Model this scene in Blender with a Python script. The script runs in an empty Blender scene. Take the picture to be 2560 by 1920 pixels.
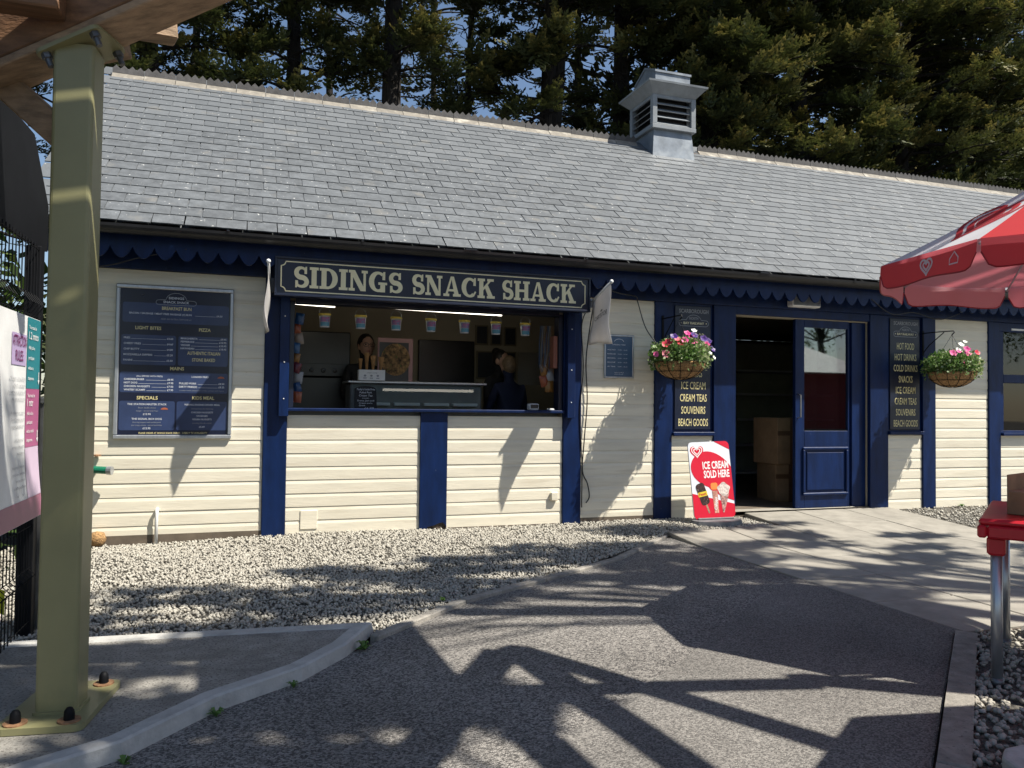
import bpy, bmesh, math, random
import numpy as np
from mathutils import Vector, Matrix
R = math.radians
rng = random.Random(7)
sc = bpy.context.scene

# ------------------------------------------------------------------ camera, sky, sun, exposure
EYE = Vector((0.0, -6.647, 1.15))
cam = bpy.data.cameras.new('camera'); cam.lens = 27.0; cam.sensor_width = 36.0; cam.clip_start = .05; cam.clip_end = 400
camo = bpy.data.objects.new('camera', cam); sc.collection.objects.link(camo)
_vx = Vector((5680, -120, -1920)).normalized()
_vz = Vector(((120*70000-1920**2)/5680, 70000, -1920)).normalized()
_vy = _vz.cross(_vx)
_m = Matrix((_vx, _vy, _vz)).to_4x4()        # camera axes -> world
_m.translation = EYE
camo.matrix_world = _m
sc.camera = camo
SUN = Vector((1.33, -1.0, 2.52)).normalized()
world = bpy.data.worlds.new('World'); sc.world = world; world.use_nodes = True
nt = world.node_tree; nt.nodes.clear()
_o = nt.nodes.new('ShaderNodeOutputWorld'); _b = nt.nodes.new('ShaderNodeBackground'); _s = nt.nodes.new('ShaderNodeTexSky')
_s.sky_type = 'NISHITA'; _s.sun_disc = False; _s.sun_elevation = math.asin(SUN.z); _s.sun_rotation = math.atan2(SUN.x, SUN.y)
_s.air_density = 1.0; _s.dust_density = 0.6; _s.ozone_density = 1.4
_b.inputs['Strength'].default_value = 0.078
nt.links.new(_s.outputs[0], _b.inputs[0]); nt.links.new(_b.outputs[0], _o.inputs[0])
sun = bpy.data.lights.new('sun', 'SUN'); sun.energy = 5.0; sun.angle = R(0.53); sun.color = (1.0, .945, .85)
suno = bpy.data.objects.new('sun', sun); sc.collection.objects.link(suno)
suno.rotation_euler = SUN.to_track_quat('Z', 'Y').to_euler(); suno.location = SUN*30
sc.view_settings.view_transform = 'Standard'; sc.view_settings.look = 'None'
sc.view_settings.exposure = 0.75; sc.view_settings.gamma = 1.0; sc.view_settings.use_curve_mapping = False
sc.render.engine = 'CYCLES'
sc.cycles.max_bounces = 8; sc.cycles.diffuse_bounces = 3; sc.cycles.glossy_bounces = 3
sc.cycles.transmission_bounces = 6; sc.cycles.transparent_max_bounces = 8
sc.cycles.use_denoising = True

# ------------------------------------------------------------------ helpers
COL = sc.collection
LOC = {}
def link(o):
    COL.objects.link(o); return o
def thing(name, label, cat, loc=(0, 0, 0), group=None, kind=None):
    o = bpy.data.objects.new(name, None); link(o); o.empty_display_size = .1
    o.location = loc; LOC[o.name] = Vector(loc)
    tag(o, label, cat, group, kind); return o
def tag(o, label=None, cat=None, group=None, kind=None):
    if label: o['label'] = label
    if cat: o['category'] = cat
    if group: o['group'] = group
    if kind: o['kind'] = kind
    return o
def mesh(name, V, F, mats=None, idx=None, smooth=False):
    me = bpy.data.meshes.new(name)
    me.from_pydata([tuple(v) for v in V], [], [tuple(f) for f in F])
    for m in (mats if isinstance(mats, (list, tuple)) else [mats] if mats else []): me.materials.append(m)
    if idx is not None: me.polygons.foreach_set('material_index', np.asarray(idx, dtype=np.int32))
    if smooth: me.polygons.foreach_set('use_smooth', np.ones(len(me.polygons), dtype=bool))
    me.update(); return me
def put(name, me, parent=None, mw=None):
    o = bpy.data.objects.new(name, me); link(o)
    if parent is not None:
        o.parent = parent
        if parent.name in LOC: o.matrix_parent_inverse = Matrix.Translation(-LOC[parent.name])
    if mw is not None: o.matrix_basis = mw
    return o
class MB:
    """collects simple shapes, world coordinates"""
    def __init__(s): s.V = []; s.F = []; s.I = []; s.mi = 0
    def raw(s, V, F):
        n = len(s.V); s.V += [tuple(v) for v in V]
        for f in F: s.F.append(tuple(i+n for i in f)); s.I.append(s.mi)
        return s
    def box(s, x0, x1, y0, y1, z0, z1, M=None):
        V = [(x, y, z) for z in (z0, z1) for y in (y0, y1) for x in (x0, x1)]
        if M is not None: V = [M @ Vector(v) for v in V]
        return s.raw(V, [(0, 2, 3, 1), (4, 5, 7, 6), (0, 1, 5, 4), (2, 6, 7, 3), (0, 4, 6, 2), (1, 3, 7, 5)])
    def bbox(s, x0, x1, y0, y1, z0, z1, b=.004, M=None):
        """chamfered box"""
        xs, ys, zs = (x0, x1), (y0, y1), (z0, z1); V = []; ix = {}
        for i in (0, 1):
            for j in (0, 1):
                for k in (0, 1):
                    for a in (0, 1, 2):
                        p = [xs[i], ys[j], zs[k]]
                        for q, sg in ((0, i), (1, j), (2, k)):
                            if q != a: p[q] += b if sg == 0 else -b
                        ix[i, j, k, a] = len(V); V.append(p)
        F = []
        for a in (0, 1, 2):
            for sd in (0, 1):
                c = []
                for u, w in ((0, 0), (1, 0), (1, 1), (0, 1)):
                    t = [0, 0, 0]; t[a] = sd; t[(a+1) % 3] = u; t[(a+2) % 3] = w; c.append(ix[(*t, a)])
                F.append(c if sd else c[::-1])
        for a in (0, 1, 2):
            b1, b2 = (a+1) % 3, (a+2) % 3
            for u in (0, 1):
                for w in (0, 1):
                    t0 = [0, 0, 0]; t0[b1] = u; t0[b2] = w; t1 = t0[:]; t1[a] = 1
                    f = [ix[(*t0, b1)], ix[(*t1, b1)], ix[(*t1, b2)], ix[(*t0, b2)]]
                    F.append(f if (u == w) else f[::-1])
        for i in (0, 1):
            for j in (0, 1):
                for k in (0, 1):
                    f = [ix[i, j, k, 0], ix[i, j, k, 1], ix[i, j, k, 2]]
                    F.append(f if (i+j+k) % 2 else f[::-1])
        if M is not None: V = [M @ Vector(v) for v in V]
        return s.raw(V, F)
    def prism(s, poly, a, b, axis='z', M=None):
        """2D polygon extruded between a and b along an axis"""
        n = len(poly)
        def P(p, t):
            return {'z': (p[0], p[1], t), 'y': (p[0], t, p[1]), 'x': (t, p[0], p[1])}[axis]
        V = [P(p, a) for p in poly]+[P(p, b) for p in poly]
        if M is not None: V = [M @ Vector(v) for v in V]
        F = [tuple(range(n))[::-1], tuple(range(n, 2*n))]+[(i, (i+1) % n, n+(i+1) % n, n+i) for i in range(n)]
        return s.raw(V, F)
    def flat(s, poly, t, axis='y'):
        def P(p):
            return {'z': (p[0], p[1], t), 'y': (p[0], t, p[1]), 'x': (t, p[0], p[1])}[axis]
        return s.raw([P(p) for p in poly], [tuple(range(len(poly)))])
    def tube(s, pts, r, n=8, cap=True):
        pts = [Vector(p) for p in pts]; rs = r if isinstance(r, (list, tuple)) else [r]*len(pts)
        V = []; up = Vector((0, 0, 1)); prev = None
        for i, p in enumerate(pts):
            d = (pts[min(i+1, len(pts)-1)]-pts[max(i-1, 0)]).normalized()
            if prev is None:
                u = d.cross(up)
                if u.length < .05: u = d.cross(Vector((0, 1, 0)))
                u.normalize()
            else:
                u = prev-d*prev.dot(d)
                u = u.normalized() if u.length > 1e-6 else d.orthogonal().normalized()
            prev = u; w = d.cross(u)
            for k in range(n):
                a = 2*math.pi*k/n; V.append(p+(u*math.cos(a)+w*math.sin(a))*rs[i])
        F = [(i*n+k, i*n+(k+1) % n, (i+1)*n+(k+1) % n, (i+1)*n+k) for i in range(len(pts)-1) for k in range(n)]
        if cap: F += [tuple(range(n))[::-1], tuple(range((len(pts)-1)*n, len(pts)*n))]
        return s.raw(V, F)
    def lathe(s, prof, c=(0, 0, 0), n=20, M=None):
        V = []; F = []
        for r, z in prof:
            for k in range(n):
                a = 2*math.pi*k/n; V.append((c[0]+r*math.cos(a), c[1]+r*math.sin(a), c[2]+z))
        for i in range(len(prof)-1):
            for k in range(n): F.append((i*n+k, i*n+(k+1) % n, (i+1)*n+(k+1) % n, (i+1)*n+k))
        if M is not None: V = [M @ Vector(v) for v in V]
        return s.raw(V, F)
    def build(s, name, mats, parent=None, smooth=False):
        return put(name, mesh(name, s.V, s.F, mats, s.I if isinstance(mats, (list, tuple)) else None, smooth), parent)

_tc = {}
def text_geo(txt, bold=0.0, res=2):
    k = (txt, bold)
    if k not in _tc:
        c = bpy.data.curves.new('t', 'FONT'); c.body = txt; c.resolution_u = res; c.offset = bold
        o = bpy.data.objects.new('t', c); m = o.to_mesh()
        V = np.array([v.co[:2] for v in m.vertices]) if len(m.vertices) else np.zeros((0, 2))
        F = [tuple(p.vertices) for p in m.polygons]
        o.to_mesh_clear(); bpy.data.objects.remove(o); bpy.data.curves.remove(c)
        _tc[k] = (V, F)
    return _tc[k]
def text(mb, txt, u, v, h, w=None, al='c', bold=0.0, plane=None, sx=1.0, slant=0):
    """capital height h, optional total width w; plane maps (u, v) to 3D"""
    V, F = text_geo(txt, bold)
    if not len(V): return
    s = h/0.70; X = V[:, 0]*s*sx; Y = V[:, 1]*s
    x0, x1 = X.min(), X.max()
    if w: X = (X-x0)*(w/(x1-x0)); x0, x1 = 0, w
    X = X-{'c': (x0+x1)/2, 'l': x0, 'r': x1}[al]
    X = X+slant*Y
    mb.raw([plane(u+a, v+b) for a, b in zip(X, Y)], F)
def wallplane(y):
    return lambda u, v: (u, y, v)
def rrect(x0, x1, y0, y1, r, n=5):
    P = []
    for cx, cy, a0 in ((x1-r, y1-r, 0), (x0+r, y1-r, 90), (x0+r, y0+r, 180), (x1-r, y0+r, 270)):
        for k in range(n+1):
            a = R(a0+90*k/n); P.append((cx+r*math.cos(a), cy+r*math.sin(a)))
    return P
def ribbon(pts, ws, closed=False):
    """2D stroke -> list of quads"""
    n = len(pts); L = []; Q = []
    for i, p in enumerate(pts):
        a = pts[(i-1) % n] if closed else pts[max(i-1, 0)]; b = pts[(i+1) % n] if closed else pts[min(i+1, n-1)]
        dx, dy = b[0]-a[0], b[1]-a[1]; l = math.hypot(dx, dy) or 1
        w = (ws[i] if isinstance(ws, (list, tuple)) else ws)/2
        L.append(((p[0]-dy/l*w, p[1]+dx/l*w), (p[0]+dy/l*w, p[1]-dx/l*w)))
    for i in range(n if closed else n-1):
        j = (i+1) % n; Q.append([L[i][1], L[j][1], L[j][0], L[i][0]])
    return Q
def arc(cx, cy, rx, ry, a0, a1, n=14):
    return [(cx+rx*math.cos(R(a0+(a1-a0)*i/n)), cy+ry*math.sin(R(a0+(a1-a0)*i/n))) for i in range(n+1)]

# ------------------------------------------------------------------ materials (procedural)
def M(name, col, rough=.6, metal=0., var=.12, scale=6., bump=0., bscale=60., rnd=0., col2=None, spec=.5, stretch=None,
      speck=None, transl=0., emit=None, coat=0., attr=None, bdist=.01, grime=None):
    m = bpy.data.materials.new(name); m.use_nodes = True; t = m.node_tree; N = t.nodes; L = t.links
    bs = N['Principled BSDF']; bs.inputs['Roughness'].default_value = rough; bs.inputs['Metallic'].default_value = metal
    bs.inputs['Specular IOR Level'].default_value = spec
    if coat: bs.inputs['Coat Weight'].default_value = coat; bs.inputs['Coat Roughness'].default_value = .1
    tc = N.new('ShaderNodeTexCoord'); vec = tc.outputs['Object']
    if stretch:
        mp = N.new('ShaderNodeMapping'); mp.inputs['Scale'].default_value = stretch; L.new(vec, mp.inputs[0]); vec = mp.outputs[0]
    if rnd:
        oi = N.new('ShaderNodeObjectInfo'); ad = N.new('ShaderNodeVectorMath'); ad.operation = 'ADD'
        cx = N.new('ShaderNodeCombineXYZ'); mu = N.new('ShaderNodeMath'); mu.operation = 'MULTIPLY'; mu.inputs[1].default_value = 57.
        L.new(oi.outputs['Random'], mu.inputs[0]); L.new(mu.outputs[0], cx.inputs[0]); L.new(mu.outputs[0], cx.inputs[2])
        L.new(vec, ad.inputs[0]); L.new(cx.outputs[0], ad.inputs[1]); vec = ad.outputs[0]
    nz = N.new('ShaderNodeTexNoise'); nz.inputs['Scale'].default_value = scale; nz.inputs['Detail'].default_value = 6.; nz.inputs['Roughness'].default_value = .62
    L.new(vec, nz.inputs['Vector'])
    c2 = col2 or tuple(c*(1-var*2.2) for c in col); c1 = tuple(min(1, c*(1+var)) for c in col) if not col2 else col
    rp = N.new('ShaderNodeValToRGB'); rp.color_ramp.elements[0].position = .32; rp.color_ramp.elements[1].position = .68
    rp.color_ramp.elements[0].color = (*c2, 1); rp.color_ramp.elements[1].color = (*c1, 1)
    L.new(nz.outputs[0], rp.inputs[0]); out = rp.outputs[0]
    def mix(fac, a, b, bt='MIX'):
        x = N.new('ShaderNodeMix'); x.data_type = 'RGBA'; x.blend_type = bt
        if isinstance(fac, float): x.inputs[0].default_value = fac
        else: L.new(fac, x.inputs[0])
        if isinstance(a, tuple): x.inputs[6].default_value = (*a, 1)
        else: L.new(a, x.inputs[6])
        if isinstance(b, tuple): x.inputs[7].default_value = (*b, 1)
        else: L.new(b, x.inputs[7])
        return x.outputs[2]
    if rnd:
        mr = N.new('ShaderNodeMapRange'); mr.inputs[3].default_value = 1-rnd; mr.inputs[4].default_value = 1+rnd
        L.new(oi.outputs['Random'], mr.inputs[0]); cc = N.new('ShaderNodeCombineColor')
        for i in range(3): L.new(mr.outputs[0], cc.inputs[i])
        out = mix(1.0, out, cc.outputs[0], 'MULTIPLY')
    if attr:        # per-piece tint stored on the mesh
        at = N.new('ShaderNodeAttribute'); at.attribute_name = 'tint'
        r2 = N.new('ShaderNodeValToRGB'); e = r2.color_ramp.elements
        e[0].color = (*attr[0], 1); e[1].color = (*attr[-1], 1)
        for i, c in enumerate(attr[1:-1]):
            q = e.new((i+1)/(len(attr)-1)); q.color = (*c, 1)
        L.new(at.outputs['Fac'], r2.inputs[0]); out = mix(.75, out, r2.outputs[0])
    if grime:       # (colour, scale, threshold, softness)
        n2 = N.new('ShaderNodeTexNoise'); n2.inputs['Scale'].default_value = grime[1]; n2.inputs['Detail'].default_value = 8.; L.new(vec, n2.inputs['Vector'])
        mr = N.new('ShaderNodeMapRange'); mr.inputs[1].default_value = grime[2]; mr.inputs[2].default_value = grime[2]+grime[3]; L.new(n2.outputs[0], mr.inputs[0])
        out = mix(mr.outputs[0], out, grime[0])
    if speck:       # (colour, scale, threshold) small spots
        n3 = N.new('ShaderNodeTexNoise'); n3.inputs['Scale'].default_value = speck[1]; n3.inputs['Detail'].default_value = 2.; L.new(vec, n3.inputs['Vector'])
        mr = N.new('ShaderNodeMapRange'); mr.inputs[1].default_value = speck[2]; mr.inputs[2].default_value = speck[2]+.03; L.new(n3.outputs[0], mr.inputs[0])
        out = mix(mr.outputs[0], out, speck[0])
    L.new(out, bs.inputs['Base Color'])
    if bump:
        nb = N.new('ShaderNodeTexNoise'); nb.inputs['Scale'].default_value = bscale; nb.inputs['Detail'].default_value = 5.; L.new(vec, nb.inputs['Vector'])
        bp = N.new('ShaderNodeBump'); bp.inputs['Strength'].default_value = bump; bp.inputs['Distance'].default_value = bdist
        L.new(nb.outputs[0], bp.inputs['Height']); L.new(bp.outputs[0], bs.inputs['Normal'])
    if emit:
        bs.inputs['Emission Color'].default_value = (*emit[0], 1); bs.inputs['Emission Strength'].default_value = emit[1]
    if transl:
        tr = N.new('ShaderNodeBsdfTranslucent'); L.new(out, tr.inputs[0]); ms = N.new('ShaderNodeMixShader'); ms.inputs[0].default_value = transl
        L.new(bs.outputs[0], ms.inputs[1]); L.new(tr.outputs[0], ms.inputs[2]); L.new(ms.outputs[0], N['Material Output'].inputs[0])
    return m
def glass(name, tint=(.9, .95, .95), fac=.12, rough=.02):
    m = bpy.data.materials.new(name); m.use_nodes = True; t = m.node_tree; N = t.nodes; N.remove(N['Principled BSDF'])
    tr = N.new('ShaderNodeBsdfTransparent'); tr.inputs[0].default_value = (*tint, 1); gl = N.new('ShaderNodeBsdfGlossy'); gl.inputs['Roughness'].default_value = rough
    fr = N.new('ShaderNodeFresnel'); fr.inputs[0].default_value = 1.5; ad = N.new('ShaderNodeMath'); ad.operation = 'ADD'; ad.inputs[1].default_value = fac
    t.links.new(fr.outputs[0], ad.inputs[0]); ms = N.new('ShaderNodeMixShader'); t.links.new(ad.outputs[0], ms.inputs[0])
    t.links.new(tr.outputs[0], ms.inputs[1]); t.links.new(gl.outputs[0], ms.inputs[2]); t.links.new(ms.outputs[0], N['Material Output'].inputs[0])
    return m
def asphalt_mat(name, base, chip, cs, bump):
    """tarmac: stone chips of several greys set in dark binder"""
    m = bpy.data.materials.new(name); m.use_nodes = True; t = m.node_tree; N = t.nodes; L = t.links; bs = N['Principled BSDF']
    bs.inputs['Roughness'].default_value = .85; bs.inputs['Specular IOR Level'].default_value = .3
    tc = N.new('ShaderNodeTexCoord'); vo = N.new('ShaderNodeTexVoronoi'); vo.inputs['Scale'].default_value = cs; L.new(tc.outputs['Object'], vo.inputs['Vector'])
    sx = N.new('ShaderNodeSeparateColor'); L.new(vo.outputs['Color'], sx.inputs[0])
    rp = N.new('ShaderNodeValToRGB'); e = rp.color_ramp.elements; e[0].color = (*base, 1); e[1].color = (*chip, 1); e[0].position = .15; e[1].position = .95
    L.new(sx.outputs[0], rp.inputs[0])
    nz = N.new('ShaderNodeTexNoise'); nz.inputs['Scale'].default_value = 1.3; nz.inputs['Detail'].default_value = 7; L.new(tc.outputs['Object'], nz.inputs['Vector'])
    mr = N.new('ShaderNodeMapRange'); mr.inputs[1].default_value = .3; mr.inputs[2].default_value = .7; mr.inputs[3].default_value = .78; mr.inputs[4].default_value = 1.15; L.new(nz.outputs[0], mr.inputs[0])
    mx = N.new('ShaderNodeMix'); mx.data_type = 'RGBA'; mx.blend_type = 'MULTIPLY'; mx.inputs[0].default_value = 1; cc = N.new('ShaderNodeCombineColor')
    for i in range(3): L.new(mr.outputs[0], cc.inputs[i])
    L.new(rp.outputs[0], mx.inputs[6]); L.new(cc.outputs[0], mx.inputs[7]); L.new(mx.outputs[2], bs.inputs['Base Color'])
    bp = N.new('ShaderNodeBump'); bp.inputs['Strength'].default_value = bump; bp.inputs['Distance'].default_value = .006; bp.invert = True
    L.new(vo.outputs['Distance'], bp.inputs['Height']); L.new(bp.outputs[0], bs.inputs['Normal'])
    return m

m_cream = M('cream_paint', (.78, .72, .575), .5, var=.05, scale=3, stretch=(.6, 4, 6), bump=.12, bscale=14, rnd=.05, speck=((.42, .38, .28), 26, .74), grime=((.62, .55, .42), 3.2, .56, .2))
m_blue = M('navy_paint', (.0032, .0165, .074), .42, var=.16, scale=4, stretch=(3, 3, .8), bump=.1, bscale=18, rnd=.06, speck=((.12, .14, .2), 22, .77), spec=.25)
m_bluedk = M('dark_navy_board', (.007, .012, .032), .35, var=.1, scale=5)
m_slate = M('slate', (.132, .142, .150), .55, var=.14, scale=11, stretch=(1, 1, 1), bump=.35, bscale=45, rnd=.09, speck=((.55, .55, .52), 34, .705), grime=((.185, .18, .165), 5, .6, .2), spec=.4)
m_ridge = M('ridge_tile_clay', (.25, .225, .185), .8, var=.12, scale=14, bump=.3, bscale=60, rnd=.1, grime=((.45, .42, .35), 7, .55, .2))
m_crest = M('ridge_crest_clay', (.105, .10, .097), .85, var=.14, scale=12, bump=.3, bscale=50, rnd=.1)
m_mortar = M('mortar', (.10, .075, .055), .95, var=.5, scale=22, bump=1., bscale=30, speck=((.5, .48, .42), 40, .68))
m_lead = M('lead_sheet', (.215, .245, .28), .48, metal=.25, var=.14, scale=5, bump=.3, bscale=9, grime=((.36, .39, .41), 4, .52, .25))
m_greypaint = M('grey_paint', (.24, .262, .28), .5, var=.1, scale=6, bump=.1, grime=((.24, .24, .22), 8, .6, .15))
m_black = M('black_plastic', (.016, .016, .018), .32, var=.15, scale=8)
m_blackmetal = M('black_metal', (.006, .0065, .008), .6, var=.15, scale=8, spec=.15)
m_gold = M('cream_gold_letter', (.90, .81, .50), .45, var=.04)
m_yellow = M('pale_yellow_print', (.78, .68, .34), .5, var=.02)
def cloth(name, outer, inner, tr):
    """canvas printed on its outer side only, paler inside, light comes through"""
    m = M(name, outer, .8, var=.04, scale=5, bump=.1, bscale=300); t = m.node_tree; N = t.nodes; L = t.links; bs = N['Principled BSDF']
    src = bs.inputs['Base Color'].links[0].from_socket; ge = N.new('ShaderNodeNewGeometry'); mx = N.new('ShaderNodeMix'); mx.data_type = 'RGBA'
    L.new(ge.outputs['Backfacing'], mx.inputs[0]); L.new(src, mx.inputs[6]); mx.inputs[7].default_value = (*inner, 1); L.new(mx.outputs[2], bs.inputs['Base Color'])
    tl = N.new('ShaderNodeBsdfTranslucent'); tl.inputs[0].default_value = (*tr, 1); ms = N.new('ShaderNodeMixShader'); ms.inputs[0].default_value = .34
    L.new(bs.outputs[0], ms.inputs[1]); L.new(tl.outputs[0], ms.inputs[2]); L.new(ms.outputs[0], N['Material Output'].inputs[0]); return m
m_white = M('white_paint', (.80, .80, .78), .5, var=.05)
m_whitepr = M('white_print', (.72, .74, .78), .5, var=.02)
m_greypr = M('grey_print', (.30, .31, .33), .5, var=.02)
m_menu = M('menu_navy', (.007, .011, .034), .25, var=.1, scale=3)
m_menupan = M('menu_panel_blue', (.034, .055, .135), .25, var=.1, scale=5)
m_alu = M('brushed_aluminium', (.50, .52, .55), .35, metal=.75, var=.08, scale=30, stretch=(1, 1, .15))
m_steel = M('stainless_steel', (.42, .42, .42), .3, metal=.9, var=.1, scale=14)
m_green = M('olive_green_paint', (.245, .232, .115), .38, var=.05, scale=3, bump=.03, bscale=200, grime=((.17, .17, .09), 6, .62, .2))
m_timber = M('brown_timber', (.22, .115, .058), .7, var=.2, scale=5, stretch=(.5, 6, 6), bump=.3, bscale=25)
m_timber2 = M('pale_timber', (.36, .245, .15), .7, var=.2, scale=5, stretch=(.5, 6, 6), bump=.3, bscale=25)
m_galv = M('galvanised_steel', (.16, .165, .17), .45, metal=.6, var=.2, scale=20)
m_rust = M('rusty_washer', (.30, .16, .08), .8, var=.25, scale=40)
m_conc = M('concrete', (.285, .27, .24), .9, var=.16, scale=9, bump=.7, bscale=90, speck=((.13, .12, .105), 95, .57), grime=((.19, .18, .155), 2.2, .55, .2))
m_conclt = M('trowelled_concrete', (.46, .45, .42), .85, var=.12, scale=10, bump=.35, bscale=60, grime=((.33, .32, .29), 5, .56, .2))
m_slab = M('paving_slab', (.30, .278, .235), .85, var=.1, scale=7, bump=.25, bscale=120, rnd=.07, grime=((.215, .20, .168), 3, .57, .2))
m_kerb = M('kerb_concrete', (.30, .278, .24), .9, var=.16, scale=14, bump=.5, bscale=90, rnd=.08, speck=((.12, .11, .1), 90, .66))
m_asph = asphalt_mat('chipped_asphalt', (.072, .068, .064), (.34, .318, .288), 150, .8)
m_asph2 = asphalt_mat('smooth_asphalt', (.090, .085, .079), (.27, .254, .23), 180, .5)
m_ground = M('soil_ground', (.07, .06, .045), .95, var=.3, scale=4, bump=.6, bscale=20)
m_gravbase = M('gravel_bed', (.13, .12, .10), .95, var=.4, scale=60, bump=1., bscale=80)
m_pebble = M('limestone_chippings', (.38, .355, .30), .85, var=.1, scale=60, attr=((.19, .17, .145), (.32, .295, .245), (.41, .385, .325), (.52, .495, .43)), bump=.2, bscale=150)
m_red = M('red_plastic', (.55, .012, .025), .35, var=.08, scale=4)
m_redcloth = cloth('red_canvas', (.50, .008, .014), (.72, .42, .45), (.72, .17, .21))
m_whitecloth = cloth('white_canvas', (.74, .74, .77), (.74, .74, .77), (.6, .6, .64))
m_flagcloth = M('flag_cloth', (.68, .655, .63), .85, var=.04, scale=5, transl=.35)
m_card = M('cardboard', (.30, .19, .10), .85, var=.12, scale=6)
m_tape = M('brown_tape', (.13, .07, .035), .3, var=.1)
m_coir = M('coir_liner', (.40, .235, .10), .95, var=.3, scale=70, stretch=(1, 1, 1), bump=1., bscale=90)
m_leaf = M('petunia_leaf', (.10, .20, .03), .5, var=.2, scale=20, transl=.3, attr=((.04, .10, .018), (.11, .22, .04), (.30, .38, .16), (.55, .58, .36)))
m_int = M('interior_wall', (.42, .37, .27), .8, var=.05, scale=2)
m_intdk = M('interior_floor', (.14, .11, .08), .7, var=.15)
m_dark = M('dark_appliance', (.02, .02, .022), .3, var=.1)
m_tube = M('fluorescent_tube', (.9, .88, .8), .5, var=0, emit=((1, .93, .78), 2.6))
m_chalk = M('chalkboard', (.014, .014, .016), .75, var=.2, scale=9)
m_freezer = M('freezer_grey', (.20, .215, .22), .35, var=.08)
m_glass = glass('window_glass', (.90, .95, .92), .03)
m_doorglass = glass('door_glass', (.55, .62, .58), .16)
m_bark = M('conifer_bark', (.022, .017, .013), .95, var=.35, scale=9, stretch=(3, 3, .6), bump=1., bscale=14, bdist=.04)
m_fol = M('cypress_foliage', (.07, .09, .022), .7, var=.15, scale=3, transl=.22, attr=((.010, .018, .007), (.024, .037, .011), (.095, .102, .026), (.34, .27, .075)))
m_folb = M('broadleaf_foliage', (.06, .11, .02), .6, var=.2, scale=3, transl=.3, attr=((.03, .06, .012), (.07, .12, .025), (.14, .18, .04)))
m_redwall = M('red_painted_wall', (.24, .02, .03), .6, var=.1)
m_palewood = M('painted_matchboard', (.50, .52, .40), .6, var=.06)
m_skin = M('skin', (.45, .27, .19), .55, var=.06)
m_hairdk = M('dark_hair', (.012, .009, .008), .5, var=.2, scale=30)
m_hairlt = M('fair_hair', (.22, .15, .085), .55, var=.2, scale=30)
m_navyshirt = M('navy_shirt', (.012, .018, .05), .85, var=.1)
m_blkshirt = M('black_shirt', (.014, .014, .016), .85, var=.1)
def flatmat(name, col, rough=.5): return M(name, col, rough, var=.02)
# ------------------------------------------------------------------ ground
def structure(o): o['kind'] = 'structure'; return o
structure(MB().flat([(-80, -80), (80, -80), (80, 90), (-80, 90)], -.02, 'z').build('ground', m_ground))
KERBL = [(.45, -3.05), (.60, -2.90), (1.19, -2.35), (1.84, -1.96), (2.64, -1.45), (3.50, -.66)]
PAD = [(.60, -2.76), (-.69, -2.64), (-2.6, -2.5), (-2.6, -5.4), (-1.0, -4.42), (-.60, -4.03), (-.37, -3.90), (-.10, -3.58), (.22, -3.35), (.43, -3.09)]
ASPH = [(.30, -3.2)]+KERBL[1:]+[(3.50, -3.60), (3.43, -3.62), (2.09, -4.72), (-.6, -6.9), (-3, -9), (-9, -9), (-9, -5), (-2.4, -5), (-.8, -4.0), (-.2, -3.4)]
structure(MB().flat(ASPH, .004, 'z').build('asphalt_path', m_asph))
PATCH = [(3.50, -2.35), (2.86, -2.77), (1.84, -3.60), (1.07, -4.15), (.90, -4.29), (-.3, -5.2), (-1.2, -7.2), (.4, -6.2), (2.09, -4.715), (3.43, -3.615), (3.50, -3.60)]
structure(MB().flat(PATCH, .0085, 'z').build('asphalt_patch', m_asph2))
# concrete pad under the shelter post: trowelled rim round a rougher middle
pad = structure(thing('concrete_pad', 'raised concrete pad with pale trowelled rim under the green post', None, (-.8, -3.4, 0)))
def inset(poly, d):
    n = len(poly); out = []
    A = sum(poly[i][0]*poly[(i+1) % n][1]-poly[(i+1) % n][0]*poly[i][1] for i in range(n)); s = 1 if A > 0 else -1
    for i in range(n):
        p0, p1, p2 = Vector(poly[i-1]), Vector(poly[i]), Vector(poly[(i+1) % n])
        a = (p1-p0).normalized(); b = (p2-p1).normalized()
        na = Vector((-a.y, a.x))*s; nb = Vector((-b.y, b.x))*s
        m = (na+nb); m = m/max(.35, m.length_squared)*2
        out.append(tuple(p1+m*d))
    return out
PI_ = inset(PAD, .075)
mb = MB(); n = len(PAD); V = [(*p, .0) for p in PAD]+[(p[0]+rng.uniform(-.004, .004), p[1]+rng.uniform(-.004, .004), .055) for p in inset(PAD, .006)]+[(*p, .062) for p in inset(PAD, .016)]+[(*p, .060) for p in PI_]+[(*p, .052) for p in inset(PAD, .082)]
mb.raw(V, [(k*n+i, k*n+(i+1) % n, (k+1)*n+(i+1) % n, (k+1)*n+i) for k in range(4) for i in range(n)]); mb.build('rim', m_conclt, pad)
MB().flat(inset(PAD, .080), .0535, 'z').build('surface', m_conc, pad)

# kerbs: single stones laid end to end
def kerb(name, pts, w, h, piece):
    root = structure(thing(name, None, None, (*pts[0], 0)))
    for a, b in zip(pts, pts[1:]):
        a, b = Vector(a), Vector(b); L = (b-a).length; k = max(1, round(L/piece)); d = (b-a)/L; nn = Vector((-d.y, d.x))
        for i in range(k):
            p = a+d*(L*i/k); Mx = Matrix.Translation((p.x, p.y, rng.uniform(-.003, .003))) @ Matrix.Rotation(math.atan2(d.y, d.x)+rng.uniform(-.006, .006), 4, 'Z')
            MB().bbox(.002, L/k-.003, 0, w, -.05, h, .006, Mx).build('kerb_stone', m_kerb, root)
    return root
kerb('kerb_along_gravel', KERBL[1:], .055, .026, .9)
kerb('kerb_by_table', [(1.45, -5.27), (2.10, -4.735), (3.43, -3.63)], -.085, .030, .92)

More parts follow.
